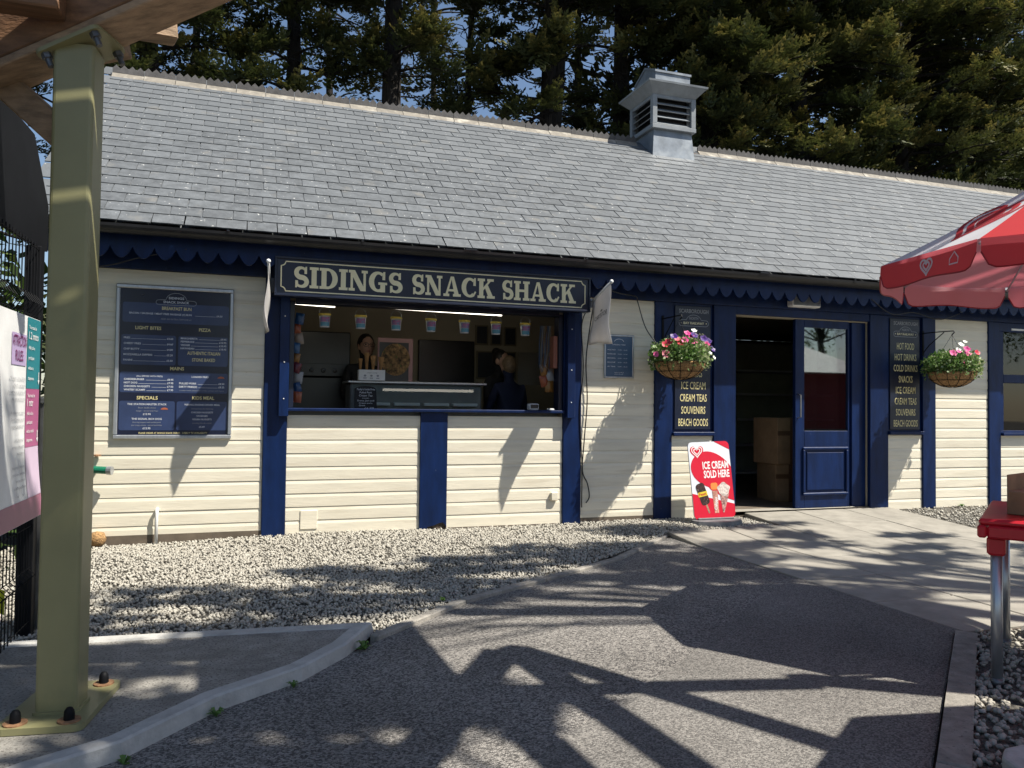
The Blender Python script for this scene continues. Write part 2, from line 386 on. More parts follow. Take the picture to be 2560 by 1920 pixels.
# paving slabs in front of the door, the last row ramping up to the threshold
pav = structure(thing('paving', None, None, (5, -1.8, 0)))
PX = [3.50, 4.12, 4.74, 5.36, 5.98, 6.60]; PY = [-3.62, -3.0, -2.40, -1.79, -1.18, -.58, -.005]
def pz(y): return .012 if y < -1.2 else .012+(y+1.2)/1.2*.078
for i in range(5):
    for j in range(6):
        if j == 5 and i < 2: continue
        x0, x1, y0, y1 = PX[i]+.005, PX[i+1]-.005, PY[j]+.005, PY[j+1]-.005
        if i == 0 and j == 4: y1 = -.62
        dz = rng.uniform(-.002, .002); mb = MB()
        mb.bbox(x0, x1, y0, y1, 0, 1, .004)
        mb.V = [(x, y, (pz(y)+dz if z > .5 else pz(y)-.05) - (.004 if .5 < z < .999 else 0)) for x, y, z in mb.V]
        mb.build('slab', m_slab, pav)
MB().box(3.49, 6.61, -3.63, -.6, -.03, -.002).box(4.73, 6.61, -.599, -.006, -.03, .006).build('joint_bed', m_mortar, pav)

# loose gravel: every chipping is geometry, too many to count
def ico():
    p = (1+5**.5)/2
    V = np.array([(-1, p, 0), (1, p, 0), (-1, -p, 0), (1, -p, 0), (0, -1, p), (0, 1, p), (0, -1, -p), (0, 1, -p), (p, 0, -1), (p, 0, 1), (-p, 0, -1), (-p, 0, 1)])/math.hypot(1, p)
    F = np.array([(0, 11, 5), (0, 5, 1), (0, 1, 7), (0, 7, 10), (0, 10, 11), (1, 5, 9), (5, 11, 4), (11, 10, 2), (10, 7, 6), (7, 1, 8), (3, 9, 4), (3, 4, 2), (3, 2, 6), (3, 6, 8), (3, 8, 9), (4, 9, 5), (2, 4, 11), (6, 2, 10), (8, 6, 7), (9, 8, 1)])
    return V, F
def fastmesh(name, V, F, tint=None, mat=None):
    """V (n,3), F (m,3 or 4) arrays -> mesh"""
    me = bpy.data.meshes.new(name); k = F.shape[1]
    me.vertices.add(len(V)); me.vertices.foreach_set('co', V.astype(np.float32).ravel())
    me.loops.add(F.size); me.loops.foreach_set('vertex_index', F.astype(np.int32).ravel())
    me.polygons.add(len(F)); me.polygons.foreach_set('loop_start', np.arange(0, F.size, k, dtype=np.int32))
    if tint is not None:
        a = me.attributes.new('tint', 'FLOAT', 'POINT'); a.data.foreach_set('value', tint.astype(np.float32))
    if mat: me.materials.append(mat)
    me.update(calc_edges=True); return me
def randrot(g, n):
    q = g.normal(size=(n, 4)); q /= np.linalg.norm(q, axis=1)[:, None]; w, x, y, z = q.T
    return np.stack([np.stack([1-2*(y*y+z*z), 2*(x*y-z*w), 2*(x*z+y*w)], -1), np.stack([2*(x*y+z*w), 1-2*(x*x+z*z), 2*(y*z-x*w)], -1), np.stack([2*(x*z-y*w), 2*(y*z+x*w), 1-2*(x*x+y*y)], -1)], 1)
def inpoly(P, poly):
    x, y = P[:, 0], P[:, 1]; c = np.zeros(len(P), bool); n = len(poly)
    for i in range(n):
        x0, y0 = poly[i]; x1, y1 = poly[i-1]
        c ^= ((y0 > y) != (y1 > y)) & (x < (x1-x0)*(y-y0)/((y1-y0) or 1e-9)+x0)
    return c
def pebbles(name, poly, n, size, seed, zf, parent):
    g = np.random.default_rng(seed); lo = np.min(poly, 0); hi = np.max(poly, 0); P = np.zeros((0, 2))
    while len(P) < n:
        q = g.uniform(lo, hi, size=(n*2, 2)); P = np.vstack([P, q[inpoly(q, poly)]])
    P = P[:n]; V0, F0 = ico()
    tmpl = np.stack([V0*(1+g.uniform(-.28, .22, size=(12, 1)))+g.normal(size=(12, 3))*.07 for _ in range(12)])
    ti = g.integers(0, 12, n); s = size*g.uniform(.55, 1.25, n)
    V = tmpl[ti]*(np.stack([np.ones(n), g.uniform(.6, .95, n), g.uniform(.45, .75, n)], -1)*s[:, None]*.5)[:, None, :]
    Rm = randrot(g, n)
    Rm2 = np.where((g.random(n) < .6)[:, None, None], Rm, Rm); V = np.einsum('nij,nkj->nki', Rm2, V)
    z = zf(P[:, 0], P[:, 1])+g.uniform(-.1, .55, n)*s*.5
    V += np.stack([P[:, 0], P[:, 1], z], -1)[:, None, :]
    F = (F0[None]+(np.arange(n)*12)[:, None, None]).reshape(-1, 3)
    return tag(put(name, fastmesh(name, V.reshape(-1, 3), F, np.repeat(g.beta(2.2, 1.7, n), 12), m_pebble), parent), kind='stuff')
GRAV = [(-1.7, .05), (4.70, .05), (4.70, -.60), (3.50, -.625), (2.60, -1.39), (1.80, -1.90), (1.16, -2.29), (.585, -2.86), (.60, -2.76), (-.69, -2.64), (-1.7, -2.57)]
def gz1(x, y): return .012+.040*np.clip((y+1.6)/1.6, 0, 1)+.008*np.sin(x*2.3+y*3)-.022*np.clip((-.05-x)/.8, 0, 1)*np.clip((y+.5)/.5, 0, 1)
def bed(name, poly, zf, n=36):
    """gravel bed surface following the same relief"""
    lo = np.min(poly, 0); hi = np.max(poly, 0); xs = np.linspace(lo[0], hi[0], n); ys = np.linspace(lo[1], hi[1], n); X, Y = np.meshgrid(xs, ys)
    Z = zf(X, Y)-.010; V = np.stack([X.ravel(), Y.ravel(), Z.ravel()], -1)
    F = np.array([(j*n+i, j*n+i+1, (j+1)*n+i+1, (j+1)*n+i) for j in range(n-1) for i in range(n-1)])
    ctr = V[F].mean(1)[:, :2]; return fastmesh(name, V, F[inpoly(ctr, poly)], None, m_gravbase)
g1 = structure(put('gravel_strip', bed('gravel_strip', GRAV, gz1, 60)))
pebbles('gravel', GRAV, 38000, .0215, 3, gz1, g1)
GRAV2 = [(6.62, .03), (11.5, .03), (11.5, -2.6), (6.62, -2.6)]
def gz2(x, y): return .012+.05*np.clip((y+1.6)/1.6, 0, 1)+0*x
g2 = structure(put('gravel_strip_by_window', bed('gravel_strip_by_window', GRAV2, gz2)))
pebbles('gravel', GRAV2, 6500, .030, 4, gz2, g2)
GRAV3 = [(3.52, -3.64), (6.62, -3.66), (6.62, -5.4), (1.5, -5.4), (2.17, -4.78), (3.47, -3.70)]
def gz3(x, y): return .012+.006*np.sin(x*5+y*4)
g3 = structure(put('gravel_bed_by_table', bed('gravel_bed_by_table', GRAV3, gz3)))
pebbles('gravel', GRAV3, 9000, .028, 5, gz3, g3)
MB().flat([(6.62, -2.6), (14, -2.6), (14, -8), (6.62, -8)], .003, 'z').build('paved_yard', m_slab)['kind'] = 'structure'

# ------------------------------------------------------------------ the building
B = thing('snack_kiosk', 'long cream weatherboard kiosk with navy posts and slate roof', 'building', (4, 2.7, 0))
BP = .1115; BZ0 = .06
bprof = [(0, 0), (0, .0785), (.006, .1085), (.006, .1115), (.021, .1115), (.021, 0)]
def boards(x0, x1, z0, z1, y=0.0):
    """one weatherboard per course, clipped at the top"""
    k0 = round((z0-BZ0)/BP)
    z = BZ0+k0*BP
    while z < z1-.02:
        hh = min(BP, z1-z); f = hh/BP; a, b = x0+rng.uniform(0, .0015), x1-rng.uniform(0, .0015); j = rng.uniform(-.0008, .0008)
        MB().prism([(y+py+j, z+pz_*f) for py, pz_ in bprof], a, b, 'x').build('weatherboard', m_cream, B); z += BP
def post(x0, x1, z0, z1, y0=-.018, y1=.03, name='post'):
    return MB().bbox(x0, x1, y0, y1, z0, z1, .004).build(name, m_blue, B)
boards(-1.42, .088, BZ0, 2.18); boards(.279, 1.402, BZ0, 1.045); boards(1.647, 2.748, BZ0, 1.045)
boards(2.935, 3.708, BZ0, 2.18); boards(3.902, 4.372, BZ0, .87); boards(6.586, 7.068, BZ0, .875)
boards(7.258, 8.052, BZ0, 2.18); boards(8.239, 9.6, BZ0, .87)
post(.090, .277, .03, 2.18); post(2.750, 2.933, .05, 2.18); post(3.710, 3.900, .06, 2.18); post(4.374, 4.632, .075, 2.18)
post(6.335, 6.584, .075, 2.18); post(7.070, 7.256, .06, 2.18); post(8.054, 8.237, .06, 2.18); post(9.6, 9.8, .06, 2.18); post(-1.47, -1.42, .03, 2.3)
# middle post below the counter, its foot rotted away
MB().prism([(1.404, .045), (1.47, .05), (1.475, .075), (1.53, .085), (1.58, .105), (1.615, .11), (1.635, .085), (1.645, .06), (1.645, 1.075), (1.404, 1.075)], -.018, .03, 'y').build('post', m_blue, B)
MB().bbox(1.47, 1.64, -.004, .03, .03, .12, .004).build('rotten_post_foot', m_mortar, B)
# header, soffit, wall core, foundations
MB().bbox(-1.47, 12.8, -.024, .03, 2.182, 2.37, .004).build('header', m_blue, B)
MB().box(-1.5, 12.8, -.2415, 0, 2.372, 2.39).build('soffit', m_blue, B)
mb = MB()
for x0, x1, z0, z1 in ((-1.46, .285, .0, 2.36), (.285, 2.745, .0, 1.04), (2.745, 4.62, .0, 2.36), (.285, 2.745, 2.0, 2.36), (4.62, 6.34, 2.09, 2.36), (6.34, 8.26, 0, 2.36), (8.26, 9.4, 0, .87), (8.26, 9.4, 2.1, 2.36), (9.4, 12.7, 0, 2.36)):
    mb.box(x0, x1, .0215, .12, z0, z1)
mb.build('wall_core', m_int, B)
MB().box(-1.45, 4.6, .012, .1, -.02, .052).box(6.36, 12.6, .012, .1, -.02, .052).build('plinth', m_mortar, B)
mb = MB(); mb.box(-1.46, -1.40, .12, 5.4, 0, 2.39); mb.box(12.64, 12.7, .12, 5.4, 0, 2.39); mb.box(-1.46, 2.95, 5.3, 5.4, 0, 2.39); mb.box(3.6, 12.7, 5.3, 5.4, 0, 2.39); mb.box(2.95, 3.6, 5.3, 5.4, 0, 1.2); mb.box(2.95, 3.6, 5.3, 5.4, 1.95, 2.39)
mb.prism([(-.1, 2.39), (5.5, 2.39), (2.7, 4.45)], -1.46, -1.40, 'x').prism([(-.1, 2.39), (5.5, 2.39), (2.7, 4.45)], 12.64, 12.7, 'x'); mb.build('end_and_rear_wall', m_int, B)
MB().box(-1.4, 12.64, .0, 5.3, -.01, .10).build('floor', m_intdk, B)
MB().box(-1.4, 12.64, .12, 5.3, 2.392, 2.41).build('ceiling', m_int, B)
MB().box(3.95, 4.02, .125, 5.29, .1, 2.39).build('partition', m_int, B); MB().box(-.35, -.28, .125, 5.29, .1, 2.39).build('partition', m_int, B)
mb = MB(); mb.box(-.28, 3.08, 2.25, 2.32, .1, 2.39); mb.box(3.44, 3.95, 2.25, 2.32, .1, 2.39); mb.box(3.08, 3.44, 2.25, 2.32, .1, 1.4); mb.box(3.08, 3.44, 2.25, 2.32, 1.8, 2.39); mb.build('kitchen_back_wall', m_int, B)
# scalloped fascia (valance board)
P = []; per = .1515; x = -1.485; xs = []
top, cusp, tip = 2.452, 2.312, 2.225
P = [(12.8, top), (-1.485, top)]
k = 0
while x < 12.8-.01:
    x1 = min(x+per, 12.8)
    for i in range(9):
        a = math.pi*i/8; t = i/8
        P.append((x+(x1-x)*t, cusp-(cusp-tip)*(math.sin(a)**.8 if 0 < i < 8 else 0)))
    x = x1
Q = []
for p in P:
    if not Q or math.dist(Q[-1], p) > 1e-5: Q.append(p)
fas = MB().prism(Q, -.262, -.242, 'y').build('scalloped_fascia', m_blue, B)
# gutter
mb = MB(); prof = [(-.375+.065*math.cos(a), 2.448+.065*math.sin(a)-.002) for a in np.linspace(math.pi, 2*math.pi, 11)]; pin = [(-.375+.060*math.cos(a), 2.448+.060*math.sin(a)-.001) for a in np.linspace(2*math.pi, math.pi, 11)]
mb.prism(prof+pin, -1.53, 12.9, 'x'); gut = mb.build('gutter', m_black, B)
for gx in (-1.1, -.198, .817, 1.723, 2.783, 3.759, 4.656, 5.739, 6.7, 7.7, 8.7):
    mb = MB(); w = .012 if abs(gx-1.723) > .01 and abs(gx-4.656) > .01 else .06
    o_ = [(-.375+.069*math.cos(a), 2.452+.069*math.sin(a)) for a in np.linspace(math.pi, 2*math.pi, 9)]; i_ = [(-.375+.0655*math.cos(a), 2.452+.0655*math.sin(a)) for a in np.linspace(2*math.pi, math.pi, 9)]
    mb.prism(o_+i_, gx-w, gx+w, 'x').box(gx-w*.8, gx+w*.8, -.448, -.438, 2.448, 2.458).build('gutter_bracket', m_black, gut)
# roof: deck, slates course by course, ridge tiles, mortar
SA = R(36.29); ca, sa = math.cos(SA), math.sin(SA); EY, EZ = -.36, 2.470; PITCH = .1726; NR = 23; RX0, RX1 = -1.53, 12.9
mb = MB(); mb.prism([(-.30, 2.455), (2.70, 2.455+3.0*math.tan(SA)-.01), (5.70, 2.455), (5.70, 2.435), (2.70, 2.43+3.0*math.tan(SA)-.02), (-.30, 2.435)], RX0+.03, RX1-.03, 'x'); roof = mb.build('roof', m_slate, B)
SW = .226
variants = []
for v in range(6):
    a, b = rng.uniform(-.004, .004), rng.uniform(-.004, .004); w = SW/2-.0034
    xs_ = [-w, -w*.5, 0, w*.5, w]; yb = [a]+[rng.uniform(-.002, .002) for _ in range(3)]+[b]
    V = []
    for z in (.0, .009):
        V += [(xx, yy, z+.013*(1-yy/.32)) for xx, yy in zip(xs_, yb)]+[(xx, .33, z) for xx in xs_]
    F = [(5, 6, 7, 8, 9, 4, 3, 2, 1, 0)]+[(10, 11, 12, 13, 14, 19, 18, 17, 16, 15)]+[(i, i+1, 11+i, 10+i) for i in range(4)]+[(4, 9, 19, 14), (5, 0, 10, 15), (9, 8, 18, 19), (8, 7, 17, 18), (7, 6, 16, 17), (6, 5, 15, 16)]
    variants.append((V, F, mesh('slate', V, F, m_slate)))
allsl = []
for r in range(NR):
    x = RX0+(SW/2 if r % 2 else 0)
    while x < RX1-.02:
        s = r*PITCH-.012
        yy, zz = EY+s*ca, EZ+s*sa
        if not (4.98 < x < 5.72 and yy > 2.42):
            Mx = Matrix.Translation((x+rng.uniform(-.003, .003), yy, zz+.004)) @ Matrix.Rotation(SA, 4, 'X') @ Matrix.Rotation(rng.gauss(0, .006), 4, 'Z') @ Matrix.Translation((0, rng.gauss(0, .0028), 0))
            allsl.append(((Vector((x, yy, zz))-EYE).length + (100 if x > 9 else 0) + (100 if x < -1.2 else 0), Mx, rng.randrange(6)))
        x += SW
allsl.sort(key=lambda t: t[0])
for d, Mx, v in allsl[:300]: put('slate', variants[v][2], roof, Mx)
# the remaining courses, still slate by slate
Vs, Fs, Ts = [], [], []
mb = MB()
tv = []
for d, Mx, v in allsl[300:]:
    mb.raw([Mx @ Vector(p) for p in variants[v][0]], variants[v][1]); tv += [rng.random()]*len(variants[v][0])
m_slate2 = M('slate_far', (.132, .142, .150), .55, var=.14, scale=11, bump=.35, bscale=45, speck=((.55, .55, .52), 34, .705), grime=((.185, .18, .165), 5, .6, .2), spec=.4, attr=((.105, .114, .122), (.132, .142, .150), (.156, .166, .174)))
me = mesh('slate', mb.V, mb.F, m_slate2); a = me.attributes.new('tint', 'FLOAT', 'POINT'); a.data.foreach_set('value', np.array(tv, dtype=np.float32))
tag(put('slate', me, roof), kind='stuff')
RZ = EZ+(2.70-EY)*math.tan(SA)
def ridge_tile():
    L = .322; mb = MB()
    for s in (-1, 1):
        prof = [(0, .055), (s*.088, -.042), (s*.078, -.050), (0, .035)]
        mb.prism([(2.70+p[0], p[1]) for p in (prof if s < 0 else prof[::-1])], .003, L-.003, 'x')
    me1 = mesh('ridge_tile', mb.V, mb.F, m_ridge)
    T = []; nT = 4; zb, zc, zt = .046, .096, .137
    P = [(.003, zb), (L-.003, zb)]
    for i in range(nT, 0, -1):
        P += [(L*i/nT-(.003 if i == nT else 0), zc), (L*(i-.5)/nT, zt)]
    P.append((.003, zc))
    mb = MB().prism(P, 2.689, 2.711, 'y'); me2 = mesh('crest', mb.V, mb.F, m_crest)
    return me1, me2, L
r1, r2, RL = ridge_tile()
x = RX0
while x < RX1-.1:
    if not (4.85 < x < 5.66):
        Mx = Matrix.Translation((x, 0, RZ+rng.uniform(-.004, .004))) @ Matrix.Rotation(rng.gauss(0, .004), 4, 'Y')
        t_ = put('ridge_tile', r1, roof, Mx)
        c_ = put('crest', r2, roof, Mx)
        if x > RX0+.1: MB().bbox(x-.012, x+.012, 2.70-.135*ca-.002, 2.702, RZ-.1, RZ+.02, .004).build('joint', m_mortar, roof) if False else None
    x += RL
mb = MB(); n = 240
for i in range(n):
    xa = RX0+(RX1-RX0)*i/n
    if 4.9 < xa < 5.7: continue
    a = rng.uniform(.0, .02); o0 = .135+a
    o0 = .088+.6*a; mb.prism([(2.70-.05, RZ-.01), (2.70-o0, RZ-o0*math.tan(SA)+.018+rng.uniform(0, .008)), (2.70-o0-.012, RZ-(o0+.012)*math.tan(SA)-.01), (2.70-.05, RZ-.08)], xa, xa+(RX1-RX0)/n-.002*rng.random(), 'x')
mb.build('ridge_mortar', m_mortar, roof)
MB().box(RX0-.0, RX0+.02, -.30, -.28, 2.4, 2.45).prism([(-.33, 2.45), (2.70, RZ-.03), (2.70, RZ-.14), (-.33, 2.33)], RX0-.01, RX0+.015, 'x').build('barge_board', m_blue, B)
# ------------------------------------------------------------------ lead roof vent (cupola)
cu = MB(); CX, CY = 5.315, 2.70
def frus(mb, x0, x1, y0, y1, z0, X0, X1, Y0, Y1, z1):
    mb.raw([(x0, y0, z0), (x1, y0, z0), (x1, y1, z0), (x0, y1, z0), (X0, Y0, z1), (X1, Y0, z1), (X1, Y1, z1), (X0, Y1, z1)], [(3, 2, 1, 0), (4, 5, 6, 7), (0, 1, 5, 4), (1, 2, 6, 5), (2, 3, 7, 6), (3, 0, 4, 7)])
frus(cu, CX-.345, CX+.345, CY-.345, CY+.345, 4.2, CX-.285, CX+.285, CY-.285, CY+.285, 4.90)
cup = cu.build('roof_vent', m_lead, B)
MB().prism([(CY-.33, EZ+(CY-.33-EY)*math.tan(SA)+.022), (CY-.50, EZ+(CY-.50-EY)*math.tan(SA)+.022), (CY-.50, EZ+(CY-.5-EY)*math.tan(SA)+.010), (CY-.33, EZ+(CY-.33-EY)*math.tan(SA)+.01)], CX-.40, CX+.44, 'x').build('lead_apron', m_lead, cup)
MB().bbox(CX-.335, CX+.335, CY-.335, CY+.335, 4.875, 4.935, .006).build('sill', m_greypaint, cup)
mb = MB()
for sx in (-1, 1):
    for sy in (-1, 1): mb.bbox(CX+sx*.295-.035, CX+sx*.295+.035, CY+sy*.295-.035, CY+sy*.295+.035, 4.936, 5.335, .004)
mb.bbox(CX-.26, CX+.26, CY-.325, CY-.30, 5.29, 5.335, .003).bbox(CX-.325, CX-.30, CY-.26, CY+.26, 5.29, 5.335, .003).bbox(CX-.26, CX+.26, CY+.30, CY+.325, 5.29, 5.335, .003).bbox(CX+.30, CX+.325, CY-.26, CY+.26, 5.29, 5.335, .003)
mb.build('louvre_frame', m_greypaint, cup)
MB().box(CX-.24, CX+.24, CY-.24, CY+.24, 4.94, 5.33).build('vent_core', m_black, cup)
for i in range(4):
    z = 4.965+.088*i
    for f in range(4):
        Mx = Matrix.Translation((CX, CY, z)) @ Matrix.Rotation(math.pi/2*f, 4, 'Z') @ Matrix.Translation((0, -.285, 0)) @ Matrix.Rotation(R(38), 4, 'X')
        MB().box(-.262, .262, -.036, .036, -.005, .005, Mx).build('louvre_slat', m_greypaint, cup)
mb = MB(); frus(mb, CX-.325, CX+.325, CY-.325, CY+.325, 5.336, CX-.435, CX+.435, CY-.435, CY+.435, 5.452); frus(mb, CX-.445, CX+.445, CY-.445, CY+.445, 5.453, CX-.45, CX+.45, CY-.45, CY+.45, 5.478); mb.build('cornice', m_greypaint, cup)
mb = MB(); frus(mb, CX-.43, CX+.43, CY-.43, CY+.43, 5.479, CX-.28, CX+.28, CY-.30, CY+.30, 5.52); mb.build('cornice_flashing', m_lead, cup)
MB().prism([(CY-.28, 5.50), (CY+.28, 5.50), (CY+.28, 5.66), (CY, 5.79), (CY-.28, 5.66)], CX-.265, CX+.265, 'x').build('vent_cap', m_lead, cup)
MB().prism([(CY-.295, 5.655), (CY-.295, 5.685), (CY, 5.82), (CY+.295, 5.685), (CY+.295, 5.655), (CY, 5.792)], CX-.278, CX+.278, 'x').build('cap_roof', m_lead, cup)
# ------------------------------------------------------------------ counter hatch
MB().bbox(.279, 2.752, -.055, .16, 1.078, 1.105, .005).build('counter_sill', m_blue, B)
for x0, x1 in ((.205, .283), (2.762, 2.84)):
    g_ = MB().bbox(x0, x1, -.085, -.019, 1.035, 2.03, .004).build('shutter_guide', m_blue, B)
    for z in (1.18, 1.48, 1.86): MB().lathe([(0, 0), (.006, 0), (.004, .004), (0, .005)], n=8, M=Matrix.Translation(((x0+x1)/2, -.0855, z)) @ Matrix.Rotation(R(90), 4, 'X')).build('screw', m_white, g_)
MB().bbox(.285, .325, .0, .12, 1.105, 2.0, .003).bbox(2.705, 2.745, .0, .12, 1.105, 2.0, .003).bbox(.33, 2.70, -.02, .12, 1.985, 2.03, .003).build('hatch_lining', m_bluedk, B)
MB().bbox(.1, 2.9, -.20, .02, 2.03, 2.16, .01).build('shutter_box', m_bluedk, B)
MB().box(.29, 2.74, .12, .55, 1.03, 1.075).build('inner_counter', m_freezer, B)
# ------------------------------------------------------------------ door with glazed leaf, doorway
MB().bbox(4.632, 6.335, -.010, .08, 2.10, 2.182, .004).build('door_head', m_blue, B)
MB().bbox(6.15, 6.335, .05, .12, .09, 2.10, .004).bbox(6.10, 6.16, .075, .13, .09, 2.10, .004).build('door_jamb', m_blue, B)
door = MB(); DX0, DX1, DY0, DY1, DZ0, DZ1 = 5.40, 6.098, .035, .080, .105, 2.098
for a in ((DX0, 5.515, DZ0, DZ1), (6.0835, DX1, DZ0, DZ1), (5.515, 6.0835, 2.012, DZ1), (5.515, 6.0835, DZ0, .915)): door.bbox(a[0], a[1], DY0, DY1, a[2], a[3], .003)
door = door.build('door', m_blue, B)
MB().box(5.51, 6.09, .055, .060, .91, 2.015).build('pane', m_doorglass, door)
mb = MB()
for a in ((5.485, 6.075, .715, .745), (5.485, 6.075, .235, .265), (5.485, 5.515, .265, .715), (6.045, 6.075, .265, .715)): mb.bbox(a[0], a[1], .012, .036, a[2], a[3], .008)
mb.bbox(5.54, 6.02, .024, .036, .29, .69, .006).build('moulded_panel', m_blue, door)
MB().tube([(5.43, .036, 1.30), (5.43, -.01, 1.29), (5.43, -.01, 1.06), (5.43, .036, 1.05)], .008, 8).build('handle', m_steel, door)
MB().bbox(4.63, 6.15, .0, .14, .06, .103, .004).build('threshold', m_slab, B)
MB().bbox(4.4, 4.63, .03, .13, .1, 2.1, .004).build('door_jamb', m_blue, B)
# ledges below the two list boards
MB().bbox(3.902, 4.372, -.045, .02, .868, .905, .005).build('ledge', m_blue, B)
MB().bbox(6.586, 7.068, -.045, .02, .875, .912, .005).build('ledge', m_blue, B)
MB().box(3.902, 4.372, .010, .03, .905, 2.18).build('recess_board', m_blue, B); MB().box(6.586, 7.068, .010, .03, .905, 2.18).build('recess_board', m_blue, B)
# window to the right of the door
win = MB()
for a in ((8.24, 9.42, .872, .92), (8.24, 9.42, 2.075, 2.18), (8.24, 8.295, .92, 2.075), (9.36, 9.42, .92, 2.075), (8.80, 8.86, .92, 2.075), (8.295, 8.80, 1.478, 1.575), (8.86, 9.36, 1.478, 1.575)): win.bbox(a[0], a[1], -.006, .06, a[2], a[3], .004)
win = win.build('window', m_blue, B)
for x0, x1 in ((8.29, 8.81), (8.85, 9.37)):
    for z0, z1 in ((.915, 1.482), (1.572, 2.08)): MB().box(x0, x1, .03, .034, z0, z1).build('pane', m_glass, win)
MB().bbox(8.24, 9.45, -.05, -.006, .862, .895, .004).build('window_sill', m_blue, win)
MB().bbox(8.42, 9.3, -.012, -.0065, 2.095, 2.118, .002).build('trickle_vent', m_white, win)
x = 8.25
while x < 9.42: MB().bbox(x, x+.074, .062, .080, .9, 2.12, .005).build('shutter_board', m_palewood, win); x += .077
MB().bbox(8.26, 9.4, .048, .0615, 1.86, 1.93, .003).bbox(8.26, 9.4, .048, .0615, 1.02, 1.09, .003).build('shutter_rail', m_palewood, win)
# ------------------------------------------------------------------ lettering with slab serifs for the name board
T1, TK, SB = .13, .24, .13      # thin stroke, thick stem, serif height
def rect(x0, x1, y0, y1): return [(x0, y0), (x1, y0), (x1, y1), (x0, y1)]
def glyph(c):
    G = []
    def stem(x, w=TK, y0=0, y1=1, s=.09, ends='tb'):
        G.append(rect(x, x+w, y0, y1))
        if 't' in ends: G.append(rect(x-s, x+w+s, 1-SB, 1))
        if 'b' in ends: G.append(rect(x-s, x+w+s, 0, SB))
    if c == 'I': stem(.09); return G, .42
    if c == 'H':
        stem(.09); stem(.65); G.append(rect(.3, .68, .44, .57)); return G, .98
    if c == 'N':
        stem(.09, .12, s=.09, ends='b'); stem(.72, .12, s=.09, ends='t'); G.append([(.02, 1), (.30, 1), (.84, 0), (.58, 0)]); G.append(rect(0, .3, 1-SB, 1)); return G, .95
    if c == 'D':
        stem(.09, s=.09); G.extend(ribbon(arc(.36, .5, .38, .44, -90, 90, 18), [.125]*3+[.16, .19, .22, .24, .25, .255, .255, .255, .25, .24, .22, .19, .16]+[.125]*3)); G.append(rect(.2, .38, 0, SB)); G.append(rect(.2, .38, 1-SB, 1)); return G, .88
    if c == 'A':
        G += [[(.42, 1), (.58, 1), (.90, .0), (.64, .0)], [(.40, 1), (.50, 1), (.21, 0), (.08, 0)], rect(.22, .74, .25, .36), rect(0, .33, 0, SB), rect(.54, .98, 0, SB)]; return G, .98
    if c == 'K':
        stem(.09); G += [[(.30, .36), (.30, .52), (.66, .93), (.80, .93)], [(.40, .58), (.58, .70), (.92, .05), (.64, .05)], rect(.55, .93, 1-SB, 1), rect(.54, 1.0, 0, SB)]; return G, 1.0
    if c in 'CG':
        w = [.16, .14, .13, .14, .17, .21, .24, .255, .26, .26, .255, .24, .21, .17, .14, .13, .14, .17, .2]
        G.extend(ribbon(arc(.46, .5, .34, .435, 52, 308, 18), w))
        G.append([(.66, .60), (.80, .60), (.80, 1.0), (.71, 1.0), (.66, .86)])
        if c == 'G': G += [rect(.56, .80, .0, .44), rect(.46, .90, .36, .48)]
        else: G.append([(.62, .13), (.70, .05), (.83, .28), (.76, .33)])
        return G, (.92 if c == 'G' else .86)
    if c == 'S':
        up = arc(.36, .715, .235, .225, 40, 270, 14); lo = arc(.36, .275, .25, .215, 90, -140, 14)
        w1 = [.12, .12, .12, .13, .15, .18, .2, .21, .215, .215, .22, .225, .235, .24, .24]; w2 = [.24, .24, .235, .23, .225, .22, .215, .21, .2, .18, .15, .13, .12, .12, .12]
        G.extend(ribbon(up, w1)); G.extend(ribbon(lo, w2))
        G += [[(.50, .66), (.62, .66), (.62, 1.0), (.55, 1.0), (.50, .88)], [(.10, .34), (.0+.08, .34), (.08, 0), (.15, 0), (.22, .14), (.20, .34)]]
        return G, .70
    return [], .42
def slab_text(mb, s, x0, x1, z0, h, y):
    pos = 0; items = []
    for ch in s:
        G, w = glyph(ch); items.append((G, pos)); pos += w+.05
    k = (x1-x0)/(pos-.05); kk = 0
    for G, p in items:
        for q, P in enumerate(G):
            pts = [(x0+(p+a)*k, z0+b*h) for a, b in P]
            A = sum(pts[i][0]*pts[(i+1) % len(pts)][1]-pts[(i+1) % len(pts)][0]*pts[i][1] for i in range(len(pts)))
            if A < 0: pts = pts[::-1]
            mb.prism(pts, y-.0012-.00004*(q % 40), y+.002, 'y')
SY = -.278
sg = thing('name_sign', 'wide navy name board with cream slab lettering above the serving hatch', 'sign', (1.52, -.29, 2.0))
MB().bbox(.165, 2.878, SY+.0, -.03, 2.016, 2.300, .004).build('board', m_bluedk, sg)
MB().bbox(.150, 2.893, SY-.016, -.20, 2.0, 2.018, .003).bbox(.150, .168, SY-.014, -.2, 2.0185, 2.31, .003).bbox(2.875, 2.893, SY-.014, -.2, 2.0185, 2.31, .003).bbox(.150, 2.893, SY-.016, -.2, 2.298, 2.316, .003).build('edge_moulding', m_bluedk, sg)
def notched(x0, x1, z0, z1, r):
    P = []
    for cx, cz, a0, a1 in ((x0, z0, 90, 0), (x1, z0, 180, 90), (x1, z1, 270, 180), (x0, z1, 360, 270)):
        P += [(cx+r*math.cos(R(a0+(a1-a0)*i/6)), cz+r*math.sin(R(a0+(a1-a0)*i/6))) for i in range(7)]
    return P
mb = MB()
for q in ribbon(notched(.200, 2.842, 2.040, 2.277, .034), .009, True): mb.prism(q, SY-.0015, SY+.001, 'y')
mb.build('border_line', m_gold, sg)
